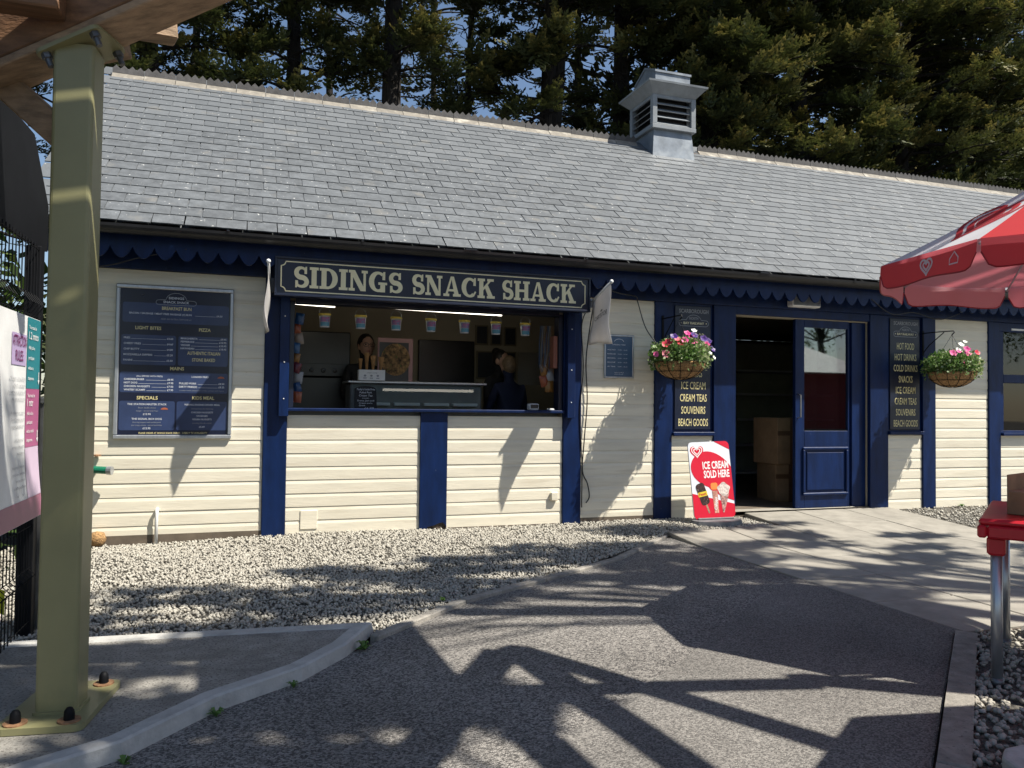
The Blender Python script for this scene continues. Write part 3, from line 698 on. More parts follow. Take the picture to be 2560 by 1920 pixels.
for w_, xa, xb in (('SIDINGS', .296, 1.173), ('SNACK', 1.253, 1.985), ('SHACK', 2.050, 2.752)): mb = MB(); slab_text(mb, w_, xa, xb, 2.073, .170, SY); mb.build('lettering', m_gold, sg)
# ------------------------------------------------------------------ menu board
MX0, MX1, MZ0, MZ1 = -1.017, -.155, .852, 2.061
mn = thing('menu_board', 'tall navy food menu in silver frame on the cream wall', 'menu board', (-.586, -.02, .85))
MB().box(MX0+.01, MX1-.01, -.014, .0, MZ0+.01, MZ1-.01).build('panel', m_menu, mn)
mb = MB()
for a in ((MX0, MX1, MZ0, MZ0+.03), (MX0, MX1, MZ1-.03, MZ1), (MX0, MX0+.03, MZ0+.0305, MZ1-.0305), (MX1-.03, MX1, MZ0+.0305, MZ1-.0305)): mb.bbox(a[0], a[1], -.030, .0, a[2], a[3], .006)
mb.build('frame', m_alu, mn)
MW, MH = MX1-MX0, MZ1-MZ0
def U(u): return MX0+u*MW
def Zv(v): return MZ1-v*MH
mb = MB()
for u0, u1, v0, v1 in ((.055, .955, .115, .245), (.05, .505, .325, .52), (.525, .955, .325, .52), (.045, .96, .567, .70), (.045, .507, .755, .945), (.523, .96, .755, .945)):
    mb.flat(rrect(U(u0), U(u1), Zv(v1), Zv(v0), .016), -.0146)
mb.build('text_panels', m_menupan, mn)
pl = wallplane(-.0153)
hd = MB(); wt = MB(); gr = MB()
for t, u, v, w in (('BREAKFAST BUN', .505, .157, .25), ('LIGHT BITES', .27, .29, .215), ('PIZZA', .75, .29, .10), ('AUTHENTIC ITALIAN', .745, .446, .285), ('STONE BAKED', .745, .49, .20), ('MAINS', .52, .551, .118), ('SPECIALS', .275, .745, .175), ('KIDS MEAL', .75, .742, .19)):
    k = MB(); text(k, t, U(u), Zv(v), .026, w*MW, bold=.012, plane=pl); k.build('heading', m_yellow, mn)
text(hd, 'PLEASE ORDER AT SIDINGS SNACK SHACK - SUBJECT TO AVAILABILITY', U(.5), Zv(.968), .013, .58*MW, bold=.01, plane=pl)
text(wt, 'SIDINGS', U(.5), Zv(.085), .018, .13*MW, bold=.01, plane=pl); text(wt, 'SNACK SHACK', U(.5), Zv(.112), .018, .22*MW, bold=.01, plane=pl)
LG = arc(U(.5), Zv(.088), .066, .052, 15, 165, 12)
LG = [(U(.5)+.145-.022*0, Zv(.093))]+LG+[(U(.5)-.145, Zv(.093))]
LG = [(U(.5)+.145, Zv(.118))]+arc(U(.5)+.125, Zv(.107), .02, .016, -60, 90, 5)+arc(U(.5), Zv(.093), .075, .060, 8, 172, 12)+arc(U(.5)-.125, Zv(.107), .02, .016, 90, 240, 5)+[(U(.5)-.145, Zv(.118))]
LG = arc(U(.5)+.128, Zv(.108), .02, .019, -90, 90, 6)+arc(U(.5), Zv(.094), .076, .060, 4, 176, 12)+arc(U(.5)-.128, Zv(.108), .02, .019, 90, 270, 6)
for q in ribbon(LG, .0035, True): gr.flat(q, -.0152)
def row(mb_, a, b, u0, u1, v, h=.0142):
    mb_ = MB()
    text(mb_, a, U(u0), Zv(v), h, al='l', plane=pl, sx=1.0, bold=.012); text(mb_, b, U(u1), Zv(v), h, al='r', plane=pl, sx=1.0, bold=.012)
    V, F = text_geo(a); V2, F2 = text_geo(b); la = (V[:, 0].max()-V[:, 0].min())*h/.7*1.05; lb = (V2[:, 0].max()-V2[:, 0].min())*h/.7*1.05
    xa, xb = U(u0)+la+.004, U(u1)-lb-.004
    if xb > xa: mb_.flat(rect(xa, xb, Zv(v), Zv(v)+.0016), -.0153)
    mb_.build('price_line', m_whitepr, mn)
row(wt, 'BACON / SAUSAGE / MEAT FREE SAUSAGE (V) BUN', '£4.50', .11, .90, .19, .014); text(gr, 'ADD AN EXTRA ITEM FOR £1', U(.5), Zv(.222), .012, plane=pl, slant=.2)
for i, (a, b) in enumerate((('FRIES', '£3.60'), ('CHEESY FRIES', '£4.60'), ('CHIP BUTTY', '£4.80'), ('MOZZARELLA DIPPERS', '£5.20'), ('PANINI', '£5.50'))): row(gr if i > 9 else wt, a, b, .07, .48, .352+.036*i)
for i, (a, b) in enumerate((('MARGHERITA', '£9.95'), ('PEPPERONI', '£10.95'), ('VEGGIE', '£10.95'), ('HAWAIIAN', '£10.95'))): row(wt, a, b, .545, .94, .345+.022*i)
text(wt, '(ALL SERVED WITH FRIES)', U(.29), Zv(.598), .0115, plane=pl)
for i, (a, b) in enumerate((('CHEESEBURGER', '£8.95'), ('HOT DOG', '£7.95'), ('CHICKEN NUGGETS', '£7.50'), ('WHITBY SCAMPI', '£7.95'))): row(wt, a, b, .08, .49, .62+.0228*i)
text(wt, 'LOADED FRIES:', U(.72), Zv(.598), .0135, plane=pl)
for i, (a, b) in enumerate((('PULLED PORK', '£8.50'), ('DIRTY FRIES(V)', '£8.25'))): row(wt, a, b, .54, .93, .642+.0225*i)
text(gr, 'Loaded with jalapenos, crispy onions and sauce', U(.735), Zv(.686), .008, .38*MW, plane=pl, slant=.2)
for t, v, h, s in (('THE STATION MASTER STACK', .782, .0145, 0), ('Bacon double cheese', .803, .0105, .2), ('burger - served with fries', .823, .0105, .2), ('£13.95', .846, .0145, 0), ('THE SIGNAL BOX DOG', .877, .0145, 0), ('Hot dog topped with pulled pork', .897, .0105, .2), ('and crispy onions - served with fries', .916, .0105, .2), ('£12.95', .938, .0145, 0)):
    k = MB(); text(k, t, U(.275), Zv(v), h, plane=pl, bold=.01 if not s else 0, slant=s); k.build('text_line', m_whitepr if not s else m_greypr, mn)
for t, v, h, s in (('YOUNG ENGINE DRIVER MEAL', .782, .0135, 0), ('Choose from the following', .807, .0105, .2), ('CHICKEN NUGGETS', .832, .0125, 0), ('SAUSAGES', .855, .0125, 0), ('VEGAN NUGGETS', .878, .0125, 0), ('including fries & a drink', .902, .0105, .2), ('£5.49', .928, .0135, 0)):
    k = MB(); text(k, t, U(.742), Zv(v), h, plane=pl, bold=.008 if not s else 0, slant=s); k.build('text_line', m_whitepr if not s else m_greypr, mn)
tag(hd.build('foot_note', m_yellow, mn)); tag(wt.build('small_heading', m_whitepr, mn), kind='stuff'); tag(gr.build('small_print', m_greypr, mn), kind='stuff')
ob = MB()
for u, v in ((.90, .60), (.42, .81)): ob.flat(arc(U(u), Zv(v), .026, .016, 0, 180, 8), -.0155)
ob.build('burger_mark', flatmat('burger_orange', (.45, .12, .05)), mn)
# ------------------------------------------------------------------ the two list boards beside the door
def list_board(x0, x1, label):
    t = thing('list_board', label, 'sign', ((x0+x1)/2, 0, .91), 'list boards either side of the door')
    MB().bbox(x0+.035, x1-.03, -.004, .0095, .93, 2.155, .003).build('board', m_bluedk, t)
    p = wallplane(-.0055); cx = (x0+x1)/2+.01; a = MB(); b = MB(); c = MB()
    text(b, 'SCARBOROUGH', cx, 2.085, .038, .335, bold=.02, plane=p)
    for q in ribbon(arc(cx+.14, 1.985, .028, .03, -90, 90, 6)+arc(cx, 2.005, .085, .062, 10, 170, 12)+arc(cx-.14, 1.985, .028, .03, 90, 270, 6), .005, True): b.flat(q, -.0052)
    text(b, 'NORTH', cx, 2.02, .026, .10, bold=.015, plane=p); text(c, 'BAY RAILWAY', cx, 1.973, .024, .235, bold=.015, plane=p)
    for s in (-1, 1): c.flat(arc(cx+s*.143, 1.985, .006, .006, 0, 330, 8), -.0054)
    for i, w in enumerate(('HOT FOOD', 'HOT DRINKS', 'COLD DRINKS', 'SNACKS', 'ICE CREAM', 'CREAM TEAS', 'SOUVENIRS', 'BEACH GOODS')):
        a = MB(); text(a, w, cx, 1.815-.1215*i, .073, .0305*len(w)+(.012 if len(w) < 8 else 0), bold=.006, plane=p); a.build('lettering', m_yellow, t)
    b.build('crest_outline', m_greypr, t); c.build('crest_lettering', m_gold, t)
list_board(3.902, 4.372, 'navy list board of refreshments half hidden behind a hanging basket')
list_board(6.586, 7.068, 'navy list board of refreshments in full view right of the door')
# small framed notice
nt_ = thing('opening_notice', 'small framed blue notice on the cream wall beside the flag', 'notice', (3.32, 0, 1.42))
m_notice = flatmat('notice_blue', (.06, .115, .20), .3)
MB().box(3.17, 3.475, -.012, .0, 1.425, 1.83).build('panel', m_notice, nt_)
mb = MB()
for a in ((3.165, 3.48, 1.419, 1.436), (3.165, 3.48, 1.82, 1.837), (3.165, 3.182, 1.4365, 1.8195), (3.463, 3.48, 1.4365, 1.8195)): mb.bbox(a[0], a[1], -.020, 0, a[2], a[3], .004)
mb.build('frame', m_alu, nt_)
wt = MB(); p = wallplane(-.013)
text(wt, 'OPENING TIMES', 3.322, 1.735, .010, .14, plane=p, bold=.01)
for i, t in enumerate(('SNACK SHACK', 'BOATING LAKE', 'MINIATURE RAIL', 'SHOP', 'SKY TRAIL')):
    text(wt, t, 3.20, 1.685-.04*i, .011, .085, al='l', plane=p, bold=.01); text(wt, '10:00 - 16:30', 3.31, 1.685-.04*i, .010, .10, al='l', plane=p)
text(wt, 'weather permitting', 3.322, 1.47, .008, .10, plane=p); text(wt, 'please ask staff', 3.322, 1.455, .008, .09, plane=p)
for q in ribbon(arc(3.322, 1.765, .05, .03, 10, 170, 10), .004): wt.flat(q, -.013)
wt.build('lettering', m_greypr if False else m_whitepr, nt_)
# ------------------------------------------------------------------ wall fittings
def single(name, mb, mat, label, cat, group=None, smooth=False): return tag(mb.build(name, mat, None, smooth), label, cat, group)
single('overflow_pipe', MB().tube([(-.69, .012, .30), (-.69, -.03, .295), (-.69, -.036, .27), (-.69, -.036, .012)], .013, 10), m_white, 'thin white overflow pipe running down the cream boards', 'pipe', smooth=True)
single('access_plate', MB().bbox(.398, .538, -.008, .0, .095, .252, .003), m_cream, 'small square cream cover plate screwed low under the hatch', 'cover plate')
single('socket_box', MB().bbox(2.632, 2.70, -.035, .0, .272, .35, .006), m_cream, 'tiny cream socket box low beside the navy post', 'socket')
tp = thing('outdoor_tap', 'green hose tap on the cream wall beside the green post', 'tap', (-1.1, -.02, .62))
MB().tube([(-1.13, .0, .62), (-1.13, -.07, .62)], .02, 10).tube([(-1.13, -.07, .62), (-1.03, -.10, .615)], .028, 12).build('body', flatmat('tap_green', (.01, .16, .09), .4), tp)
MB().tube([(-1.035, -.099, .615), (-1.0, -.108, .614)], .033, 12).build('hose_ring', m_alu, tp)
MB().lathe([(0, 0), (.03, 0), (.03, .012), (0, .014)], (-1.12, -.03, .72), 12).build('wheel', m_rust, tp)
single('pipe_lagging', MB().lathe([(0, -.06), (.05, -.045), (.065, 0), (.05, .045), (0, .06)], (-1.10, -.05, .09), 12), m_coir, 'lump of brown fibrous lagging at the foot of the wall', 'lagging', smooth=True)
lt = thing('bulkhead_light', 'ribbed bulkhead lamp tucked under the scalloped fascia above the door', 'lamp', (5.45, -.1, 2.2))
MB().bbox(5.24, 5.60, -.12, -.024, 2.20, 2.325, .012).build('body', m_white, lt)
mb = MB()
for i in range(24): mb.prism([(5.255+i*.0138, -.12), (5.262+i*.0138, -.135), (5.2685+i*.0138, -.12)], 2.215, 2.31, 'z')
mb.build('diffuser', m_alu, lt)
def cable(name, pts, r, label, n=10):
    pts = [Vector(p) for p in pts]; out = []
    for i in range(len(pts)-1):
        p0, p1, p2, p3 = pts[max(i-1, 0)], pts[i], pts[i+1], pts[min(i+2, len(pts)-1)]
        for k in range(n):
            t = k/n; out.append(.5*((2*p1)+(p2-p0)*t+(2*p0-5*p1+4*p2-p3)*t*t+(3*p1-p0-3*p2+p3)*t**3))
    out.append(pts[-1]); return single(name, MB().tube(out, r, 6), m_black, label, 'cable', smooth=True)
cable('cable', [(2.96, -.20, 2.06), (2.985, -.05, 1.8), (2.97, -.03, 1.55), (2.99, -.02, 1.2), (2.965, -.02, .85), (2.95, -.015, .55), (3.0, -.02, .42), (3.02, -.02, .3), (2.99, -.015, .24)], .006, 'black cable looping down the boards from the end of the name board')
cable('cable', [(2.945, -.10, 2.05), (2.925, -.024, 1.9), (2.945, -.024, 1.5), (2.915, -.024, 1.1), (2.94, -.024, .6), (2.942, -.022, .2)], .005, 'thin black cable stapled to the navy post by the hatch')
cable('cable', [(2.99, -.26, 2.25), (3.2, -.24, 2.20), (3.45, -.10, 2.20), (3.50, -.05, 2.15), (3.55, -.12, 1.9), (3.62, -.25, 1.72), (3.66, -.32, 1.66)], .005, 'black feed cable dropping to the basket with the red petunias')
cable('cable', [(6.1, -.28, 2.30), (6.4, -.25, 2.16), (6.75, -.2, 2.2), (7.1, -.2, 2.14), (7.4, -.2, 2.22)], .005, 'black wire drooping under the fascia near the list board')
cable('cable', [(-1.4, -.2, 2.18), (-1.1, -.2, 2.16), (-.8, -.22, 2.25), (-.5, -.26, 2.32)], .005, 'black wire under the fascia above the menu')
# ------------------------------------------------------------------ flags on short poles either side of the name board
def flag(x, sgn, label, pole0, tip, back_y, words):
    t = thing('flag', label, 'flag', pole0, 'flags either side of the name board')
    MB().tube([pole0, tip], .010, 8).build('pole', m_white, t, True)
    MB().lathe([(0, -.018), (.012, -.014), (.018, 0), (.012, .014), (0, .018)], tip, 12).build('finial', m_white, t, True)
    MB().bbox(pole0[0]-.02, pole0[0]+.02, pole0[1]-.02, pole0[1]+.1, pole0[2]-.05, pole0[2]+.03, .004).build('bracket', m_alu, t)
    p0, p1 = Vector(pole0), Vector(tip); nx, nz = 10, 14; V = []
    d = (p1-p0); q0 = p0+d*.06; q1 = p0+d*.97; HL = .52
    def cl(s, v):
        top = q0+(q1-q0)*s; bz = 1.705+.012*math.sin(s*5)
        b = Vector((top.x, top.y+.03*(s-.5)*-1, bz)); p = top+(b-top)*v
        p.x += sgn*(.030*math.sin(v*5.5+s*1.5)*v+.020*math.sin(s*6)*v); return p
    for i in range(nx+1):
        for j in range(nz+1): V.append(cl(i/nx, j/nz))
    F = [(i*(nz+1)+j, (i+1)*(nz+1)+j, (i+1)*(nz+1)+j+1, i*(nz+1)+j+1) for i in range(nx) for j in range(nz)]
    me = mesh('cloth', V, F, m_flagcloth, smooth=True); c = put('cloth', me, t)
    sm = c.modifiers.new('thickness', 'SOLIDIFY'); sm.thickness = .002
    if words:
        def pl_(u, v): p = cl(u, v); return (p.x-sgn*.0035, p.y, p.z)
        k = MB(); V2, F2 = text_geo("CARTE D'OR", .01); w = V2[:, 0].max()
        k.raw([pl_(.90-.80*(1-a/w)*1.0 if False else .10+.80*a/w, .50-b*.13) for a, b in V2], F2)
        k.raw([pl_(.5+.08*math.cos(a), .36+.02*math.sin(a)) for a in np.linspace(0, 6.0, 8)], [tuple(range(8))])
        k.build('lettering', flatmat('flag_grey', (.09, .085, .08)), c)
flag(2.95, 1, 'pale flag with grey lettering at the end of the name board by the notice', (2.93, -.22, 2.10), (2.95, -.60, 2.238), -.27, True)
flag(.10, 1, 'pale flag seen edge-on at the end of the name board by the menu', (.115, -.13, 2.09), (.098, -.513, 2.228), -.27, False)
# ------------------------------------------------------------------ hanging baskets
def leaf_cloud(name, c, rx, rz, n, seed, parent, size=.034, up=.6):
    g = np.random.default_rng(seed)
    th = g.uniform(0, 2*math.pi, n); rr = np.sqrt(g.uniform(0, 1, n)); zz = g.uniform(.02, 1, n)
    prof = np.sqrt(np.clip(1-rr**2*.72, 0, 1))
    P = np.stack([c[0]+rx*rr*np.cos(th), c[1]+rx*rr*np.sin(th), c[2]+rz*zz*prof-np.where((rr > .9) & (g.random(n) < .45), g.uniform(0, .09, n), 0)], -1)
    P[:, :2] += g.normal(size=(n, 2))*.012
    L0 = np.array([(0, 0, 0), (.5, .30, .08), (1.0, 0, 0), (.5, -.30, .08)]); s = size*g.uniform(.6, 1.3, n)
    Rm = randrot(g, n); V = np.einsum('nij,kj->nki', Rm, L0)*s[:, None, None]+P[:, None, :]
    F = np.array([(0, 1, 2, 3)])[None]+(np.arange(n)*4)[:, None, None]
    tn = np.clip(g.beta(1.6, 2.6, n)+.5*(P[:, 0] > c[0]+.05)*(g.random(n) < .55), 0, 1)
    return tag(put(name, fastmesh(name, V.reshape(-1, 3), F.reshape(-1, 4), np.repeat(tn, 4), m_leaf), parent), kind='stuff')
FLC = {'pink': flatmat('petunia_pink', (.72, .10, .28)), 'salmon': flatmat('petunia_salmon', (.75, .22, .26)), 'red': flatmat('petunia_red', (.55, .02, .05)), 'purple': flatmat('petunia_purple', (.055, .015, .16)), 'magenta': flatmat('petunia_magenta', (.55, .03, .20)), 'white': flatmat('petunia_white', (.75, .78, .68))}
def petunia(col, P, nrm, s, parent):
    N_ = 15; V = [(0, 0, -.5)]+[(.3*math.cos(a), .3*math.sin(a), -.1) for a in np.linspace(0, 2*math.pi, N_, endpoint=False)]
    V += [((.9+.12*math.cos(5*a))*math.cos(a), (.9+.12*math.cos(5*a))*math.sin(a), .05+.10*math.cos(5*a+.6)) for a in np.linspace(0, 2*math.pi, N_, endpoint=False)]
    F = [(0, 1+i, 1+(i+1) % N_) for i in range(N_)]+[(1+i, 1+N_+i, 1+N_+(i+1) % N_, 1+(i+1) % N_) for i in range(N_)]
    Mx = Matrix.Translation(P) @ Vector(nrm).to_track_quat('Z', 'Y').to_matrix().to_4x4() @ Matrix.Scale(s, 4)
    put('flower', mesh('flower', [Mx @ Vector(v) for v in V], F, FLC[col], smooth=True), parent)
def basket(cx, cy, zr, px, label, flowers, seed, rr=.235):
    t = thing('hanging_basket', label, 'hanging basket', (cx, cy, zr-.165), 'hanging baskets of petunias')
    MB().lathe([(rr*math.sin(a), -.165*math.cos(a)) for a in np.linspace(.02, math.pi/2, 9)]+[(rr*.93, 0), (rr*.9, -.03), (0, -.035)], (cx, cy, zr), 24).build('coir_liner', m_coir, t, True)
    mb = MB()
    for k in range(12):
        a = 2*math.pi*k/12; mb.tube([(cx+(rr+.004)*math.sin(b)*math.cos(a), cy+(rr+.004)*math.sin(b)*math.sin(a), zr-.169*math.cos(b)) for b in np.linspace(.1, math.pi/2, 7)], .0026, 5)
    for b in (.45, 1.0, math.pi/2): mb.tube([(cx+(rr+.006)*math.sin(b)*math.cos(a), cy+(rr+.006)*math.sin(b)*math.sin(a), zr-.17*math.cos(b)) for a in np.linspace(0, 2*math.pi, 25)], .003, 5)
    mb.build('wire_frame', m_blackmetal, t)
    hook = (cx, cy, zr+.40)
    for k in range(3):
        a = 2*math.pi*k/3+.6; p0 = Vector((cx+rr*math.cos(a), cy+rr*math.sin(a), zr)); p1 = Vector(hook); mb = MB(); n_ = 26
        for i in range(n_):
            q0 = p0.lerp(p1, i/n_); q1 = p0.lerp(p1, (i+1.25)/n_); mb.tube([q0, q0.lerp(q1, .5)+Vector((.003*(-1)**i, 0, 0)), q1], .0018, 4)
        mb.build('chain', m_blackmetal, t)
    br = MB().tube([(px, -.018, zr+.44), (px, -.2, zr+.44), (cx, cy-.02, zr+.44), (cx, cy-.03, zr+.425), (cx, cy, zr+.40)], .006, 6).tube([(px, -.02, zr+.22), (px, -.10, zr+.30), (cx, cy+.10, zr+.435)], .005, 6).bbox(px-.012, px+.012, -.026, -.018, zr+.19, zr+.47, .002)
    br.build('wall_bracket', m_blackmetal, t)
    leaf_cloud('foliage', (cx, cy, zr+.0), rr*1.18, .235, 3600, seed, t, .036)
    g = random.Random(seed)
    mb = MB()
    for _ in range(26):
        a = g.uniform(0, 6.28); r0 = rr*g.uniform(.6, 1.1); mb.tube([(cx, cy, zr-.02), (cx+r0*.6*math.cos(a), cy+r0*.6*math.sin(a), zr+g.uniform(.05, .15)), (cx+r0*1.2*math.cos(a), cy+r0*1.2*math.sin(a), zr+g.uniform(-.1, .12))], .002, 4)
    mb.build('stems', m_leaf, t)
    for col, dx, dz, s in flowers:
        dy = -rr*math.sqrt(max(.05, 1-(dx/(rr*1.25))**2))*g.uniform(.75, 1.05)*(1-dz*1.6)
        petunia(col, Vector((cx+dx, cy+dy-.02, zr+dz)), (dx*1.5+g.uniform(-.3, .3)-.25, -1+g.uniform(-.2, .2), .35+dz*2+g.uniform(-.2, .2)), s, t)
basket(3.786, -.35, 1.571, 3.79, 'hanging basket of red pink and purple petunias before the list board', [('salmon', -.23, .065, .042), ('pink', -.29, .06, .03), ('red', -.10, .17, .045), ('pink', -.06, .19, .038), ('salmon', -.12, .21, .035), ('pink', .05, .175, .036), ('magenta', .03, .24, .034), ('purple', .06, .245, .04), ('purple', .16, .215, .04), ('pink', .20, .165, .036), ('purple', .24, .20, .036), ('purple', .31, .13, .036), ('red', -.19, .175, .04), ('red', -.23, .15, .036), ('magenta', -.01, .26, .035), ('white', .08, .29, .03), ('purple', -.15, .225, .04), ('white', .26, .09, .024), ('white', .33, .05, .022)], 11)
basket(7.12, -.35, 1.562, 7.07, 'hanging basket of pink petunias before the plain cream boards', [('pink', -.16, .19, .042), ('pink', .03, .19, .044), ('magenta', .02, .24, .04), ('pink', -.02, .09, .044), ('red', .22, .21, .036), ('white', -.03, .285, .034), ('white', .05, .32, .024), ('purple', .17, .13, .034), ('magenta', .33, .04, .028), ('red', .25, .11, .026), ('magenta', .28, .15, .02), ('pink', -.10, .21, .03), ('white', -.08, .23, .03)], 12)
# ------------------------------------------------------------------ pavement sign
ab = thing('pavement_sign', 'red and white ice cream pavement sign on a grey rubber base', 'sign', (4.18, -.36, .03))
AM = Matrix.Translation((4.185, -.335, .098)) @ Matrix.Rotation(R(-7.5), 4, 'X') @ Matrix.Rotation(R(-2), 4, 'Y')
def AP(u, v, e=0.): return AM @ Vector((u, -.008-e, v))
aw, ah = .226, .728
outl = rrect(-aw, aw, 0, ah, .045, 6)
mb = MB(); mb.prism(rrect(-aw, aw, 0, ah, .045, 6), -.007, .007, 'y', AM); mb.build('panel', m_whitepr, ab)
def clip(P, f):
    out = []
    for i in range(len(P)):
        a, b = P[i], P[(i+1) % len(P)]; fa, fb = f(*a), f(*b)
        if fa >= 0: out.append(a)
        if (fa >= 0) != (fb >= 0): t = fa/(fa-fb); out.append((a[0]+(b[0]-a[0])*t, a[1]+(b[1]-a[1])*t))
    return out
m_signred = flatmat('sign_red', (.60, .012, .035), .3)
mb = MB()
def aflat(P, e): mb.raw([AP(u, v, e) for u, v in P], [tuple(range(len(P)))])
aflat(clip(rrect(-aw, aw, 0, ah, .045, 6), lambda u, v: (v-ah)+.5*(u-.06)), .0005)
aflat(clip(rrect(-aw, aw, 0, ah, .045, 6), lambda u, v: (.245-.42*(u+aw))-v if u < .06 else (.245-.42*(.06+aw))+.0*(u-.06)-v), .0005)
aflat([p for p in clip([(.02+.235*math.cos(a)*(1-.12*math.sin(a)), .455+.175*math.sin(a)-.05*math.cos(a)) for a in np.linspace(0, 2*math.pi, 40, endpoint=False)], lambda u, v: aw-u)], .0006)
aflat([(-.10, .37), (-.02, .27), (.10, .20), (aw, .155), (aw, .42)], .0007)
mb.build('red_print', m_signred, ab)
def heart(cx, cy, s, n=40):
    return [(cx+s*16*math.sin(t)**3/16, cy+s*(13*math.cos(t)-5*math.cos(2*t)-2*math.cos(3*t)-math.cos(4*t))/16) for t in np.linspace(0, 2*math.pi, n, endpoint=False)]
mb = MB(); aflat(heart(-.135, .635, .073), .0009)
mb.build('heart_mark', m_signred, ab)
mb = MB()
for sc_ in (.056, .033):
    for q in ribbon(heart(-.135, .640, sc_), .009, True): aflat(q, .0012)
lp = lambda u, v: AP(u, v, .0012)
mb.build('heart_line', m_white, ab)
for w_, u_, v_ in (('ICE CREAM', .055, .470), ('SOLD HERE', .060, .385)): mb = MB(); text(mb, w_, u_, v_, .068, .285, bold=.03, plane=lp); mb.build('lettering', m_white, ab)
# ice lollies printed on the panel
def aobj(name, polys, mat):
    global mb
    mb = MB()
    for P, e in polys: aflat(P, e)
    mb.build(name, mat, ab)
rot = lambda P, c, a: [(c[0]+(x*math.cos(R(a))-y*math.sin(R(a))), c[1]+(x*math.sin(R(a))+y*math.cos(R(a)))) for x, y in P]
lc = (-.115, .235)
aobj('lolly_stick', [(rot(rrect(-.009, .009, -.19, -.08, .004), lc, 17), .0014)], m_timber2)
aobj('chocolate_lolly', [(rot(rrect(-.048, .048, -.105, .105, .03), lc, 17), .0016)], M('chocolate_print', (.045, .018, .014), .5, var=.4, scale=60, speck=((.35, .25, .2), 70, .66)))
aobj('yellow_band', [(rot(rrect(-.05, .05, -.022, .022, .004), lc, 9), .0018)], flatmat('band_yellow', (.65, .52, .03)))
aobj('orange_lolly', [(rrect(-.02, .055, .27, .335, .02), .0014)], flatmat('lolly_orange', (.75, .24, .05)))
aobj('lolly_tube', [([(-.01, .26), (.05, .26), (.045, .05), (.0, .05)], .0016)], M('tube_print', (.62, .30, .22), .5, var=.3, scale=26))
aobj('cone_wrapper', [([(.075, .215), (.175, .225), (.105, .05), (.09, .05)], .0016)], M('cone_print', (.50, .28, .24), .5, var=.45, scale=40))
aobj('cone_ice', [([(.12+.068*math.cos(a)*(1+.12*math.sin(5*a)), .27+.062*math.sin(a)*(1+.1*math.cos(4*a))) for a in np.linspace(0, 2*math.pi, 24, endpoint=False)], .0018)], M('ice_print', (.72, .62, .55), .5, var=.25, scale=45))
mb = MB(); lp2 = lambda u, v: AP(*rot([(u, v)], lc, 9)[0], .0021); text(mb, 'Feast', 0, -.012, .026, .08, bold=.03, plane=lp2); mb.build('band_lettering', flatmat('band_red', (.45, .02, .02)), ab)
mb = MB(); lp3 = lambda u, v: AP(*rot([(u, v)], (.022, .14), 84)[0], .0021); text(mb, 'Calippo', 0, -.012, .03, .12, bold=.02, plane=lp3); mb.build('tube_lettering', m_white, ab)
mb = MB(); mb.prism([(4.185+.27*math.cos(a)*(1.0), -.36+.16*math.sin(a)) for a in np.linspace(0, 2*math.pi, 28, endpoint=False)], .045, .090, 'z'); mb.V = [(4.185+(x-4.185)*(.95 if z > .06 else 1), -.36+(y+.36)*(.93 if z > .06 else 1), z) for x, y, z in mb.V]
mb.bbox(3.99, 4.38, -.36, -.31, .0905, .108, .004); mb.build('base', M('rubber_base', (.16, .165, .17), .7, var=.15, scale=20), ab)
# ------------------------------------------------------------------ inside the hatch
for i, (x0, x1) in enumerate(((.30, .70), (1.25, 2.30))):
    t = thing('tube_light', ('short lit fluorescent tube at the menu end of the hatch', 'long lit fluorescent tube over the middle of the hatch')[i], 'lamp', ((x0+x1)/2, .5, 2.04))
    MB().tube([(x0, .5, 2.048), (x1, .5, 2.036)], .016, 10).build('tube', m_tube, t, True)
    MB().bbox(x0-.02, x1+.02, .47, .53, 2.068, 2.10, .004).build('batten', m_white, t)
    MB().tube([(x0+.1, .5, 2.10), (x0+.1, .5, 2.392)], .004, 5).tube([(x1-.1, .5, 2.10), (x1-.1, .5, 2.392)], .004, 5).build('suspension', m_steel, t)
# candy buckets hanging in a row: one master, then copies
m_tubw = flatmat('tub_white', (.62, .64, .66), .35); m_tuby = flatmat('tub_lid_yellow', (.72, .55, .08), .4); m_tubp = M('tub_print', (.52, .08, .20), .4, var=.4, scale=26, col2=(.12, .22, .42)); m_tubb = flatmat('tub_print_blue', (.10, .30, .42), .4)
def tub(loc):
    t = thing('sweet_tub', 'white sweet tub with yellow lid hanging in the hatch', 'tub', loc, 'sweet tubs hanging in a row in the hatch')
    x, y, z = loc; rr = .047
    MB().lathe([(0, 0), (rr*.86, 0), (rr, .105), (0, .106)], loc, 20).build('bucket', m_tubw, t, True)
    MB().lathe([(rr*1.0, .100), (rr*1.12, .101), (rr*1.12, .118), (0, .121)], loc, 20).build('lid', m_tuby, t)
    V = []; F = []
    for i in range(9):
        a = R(210+120*i/8)
        for zz in (.045, .088): k = rr*(.86+.14*zz/.105)+.0012; V.append((x+k*math.cos(a), y+k*math.sin(a), z+zz))
    put('printed_label', mesh('printed_label', V, [(2*i, 2*i+2, 2*i+3, 2*i+1) for i in range(8)], m_tubp), t)
    V = []
    for i in range(9):
        a = R(210+120*i/8)
        for zz in (.008, .043): k = rr*(.86+.14*zz/.105)+.0012; V.append((x+k*math.cos(a), y+k*math.sin(a), z+zz))
    put('printed_wave', mesh('printed_wave', V, [(2*i, 2*i+2, 2*i+3, 2*i+1) for i in range(8)], m_tubb), t)
    MB().tube([(x+rr*math.cos(a), y, z+.118+.058*math.sin(a)) for a in np.linspace(0, math.pi, 13)], .0016, 5).tube([(x, y, z+.176), (x, y, 1.99)], .001, 4).build('handle', m_alu, t)
    return t
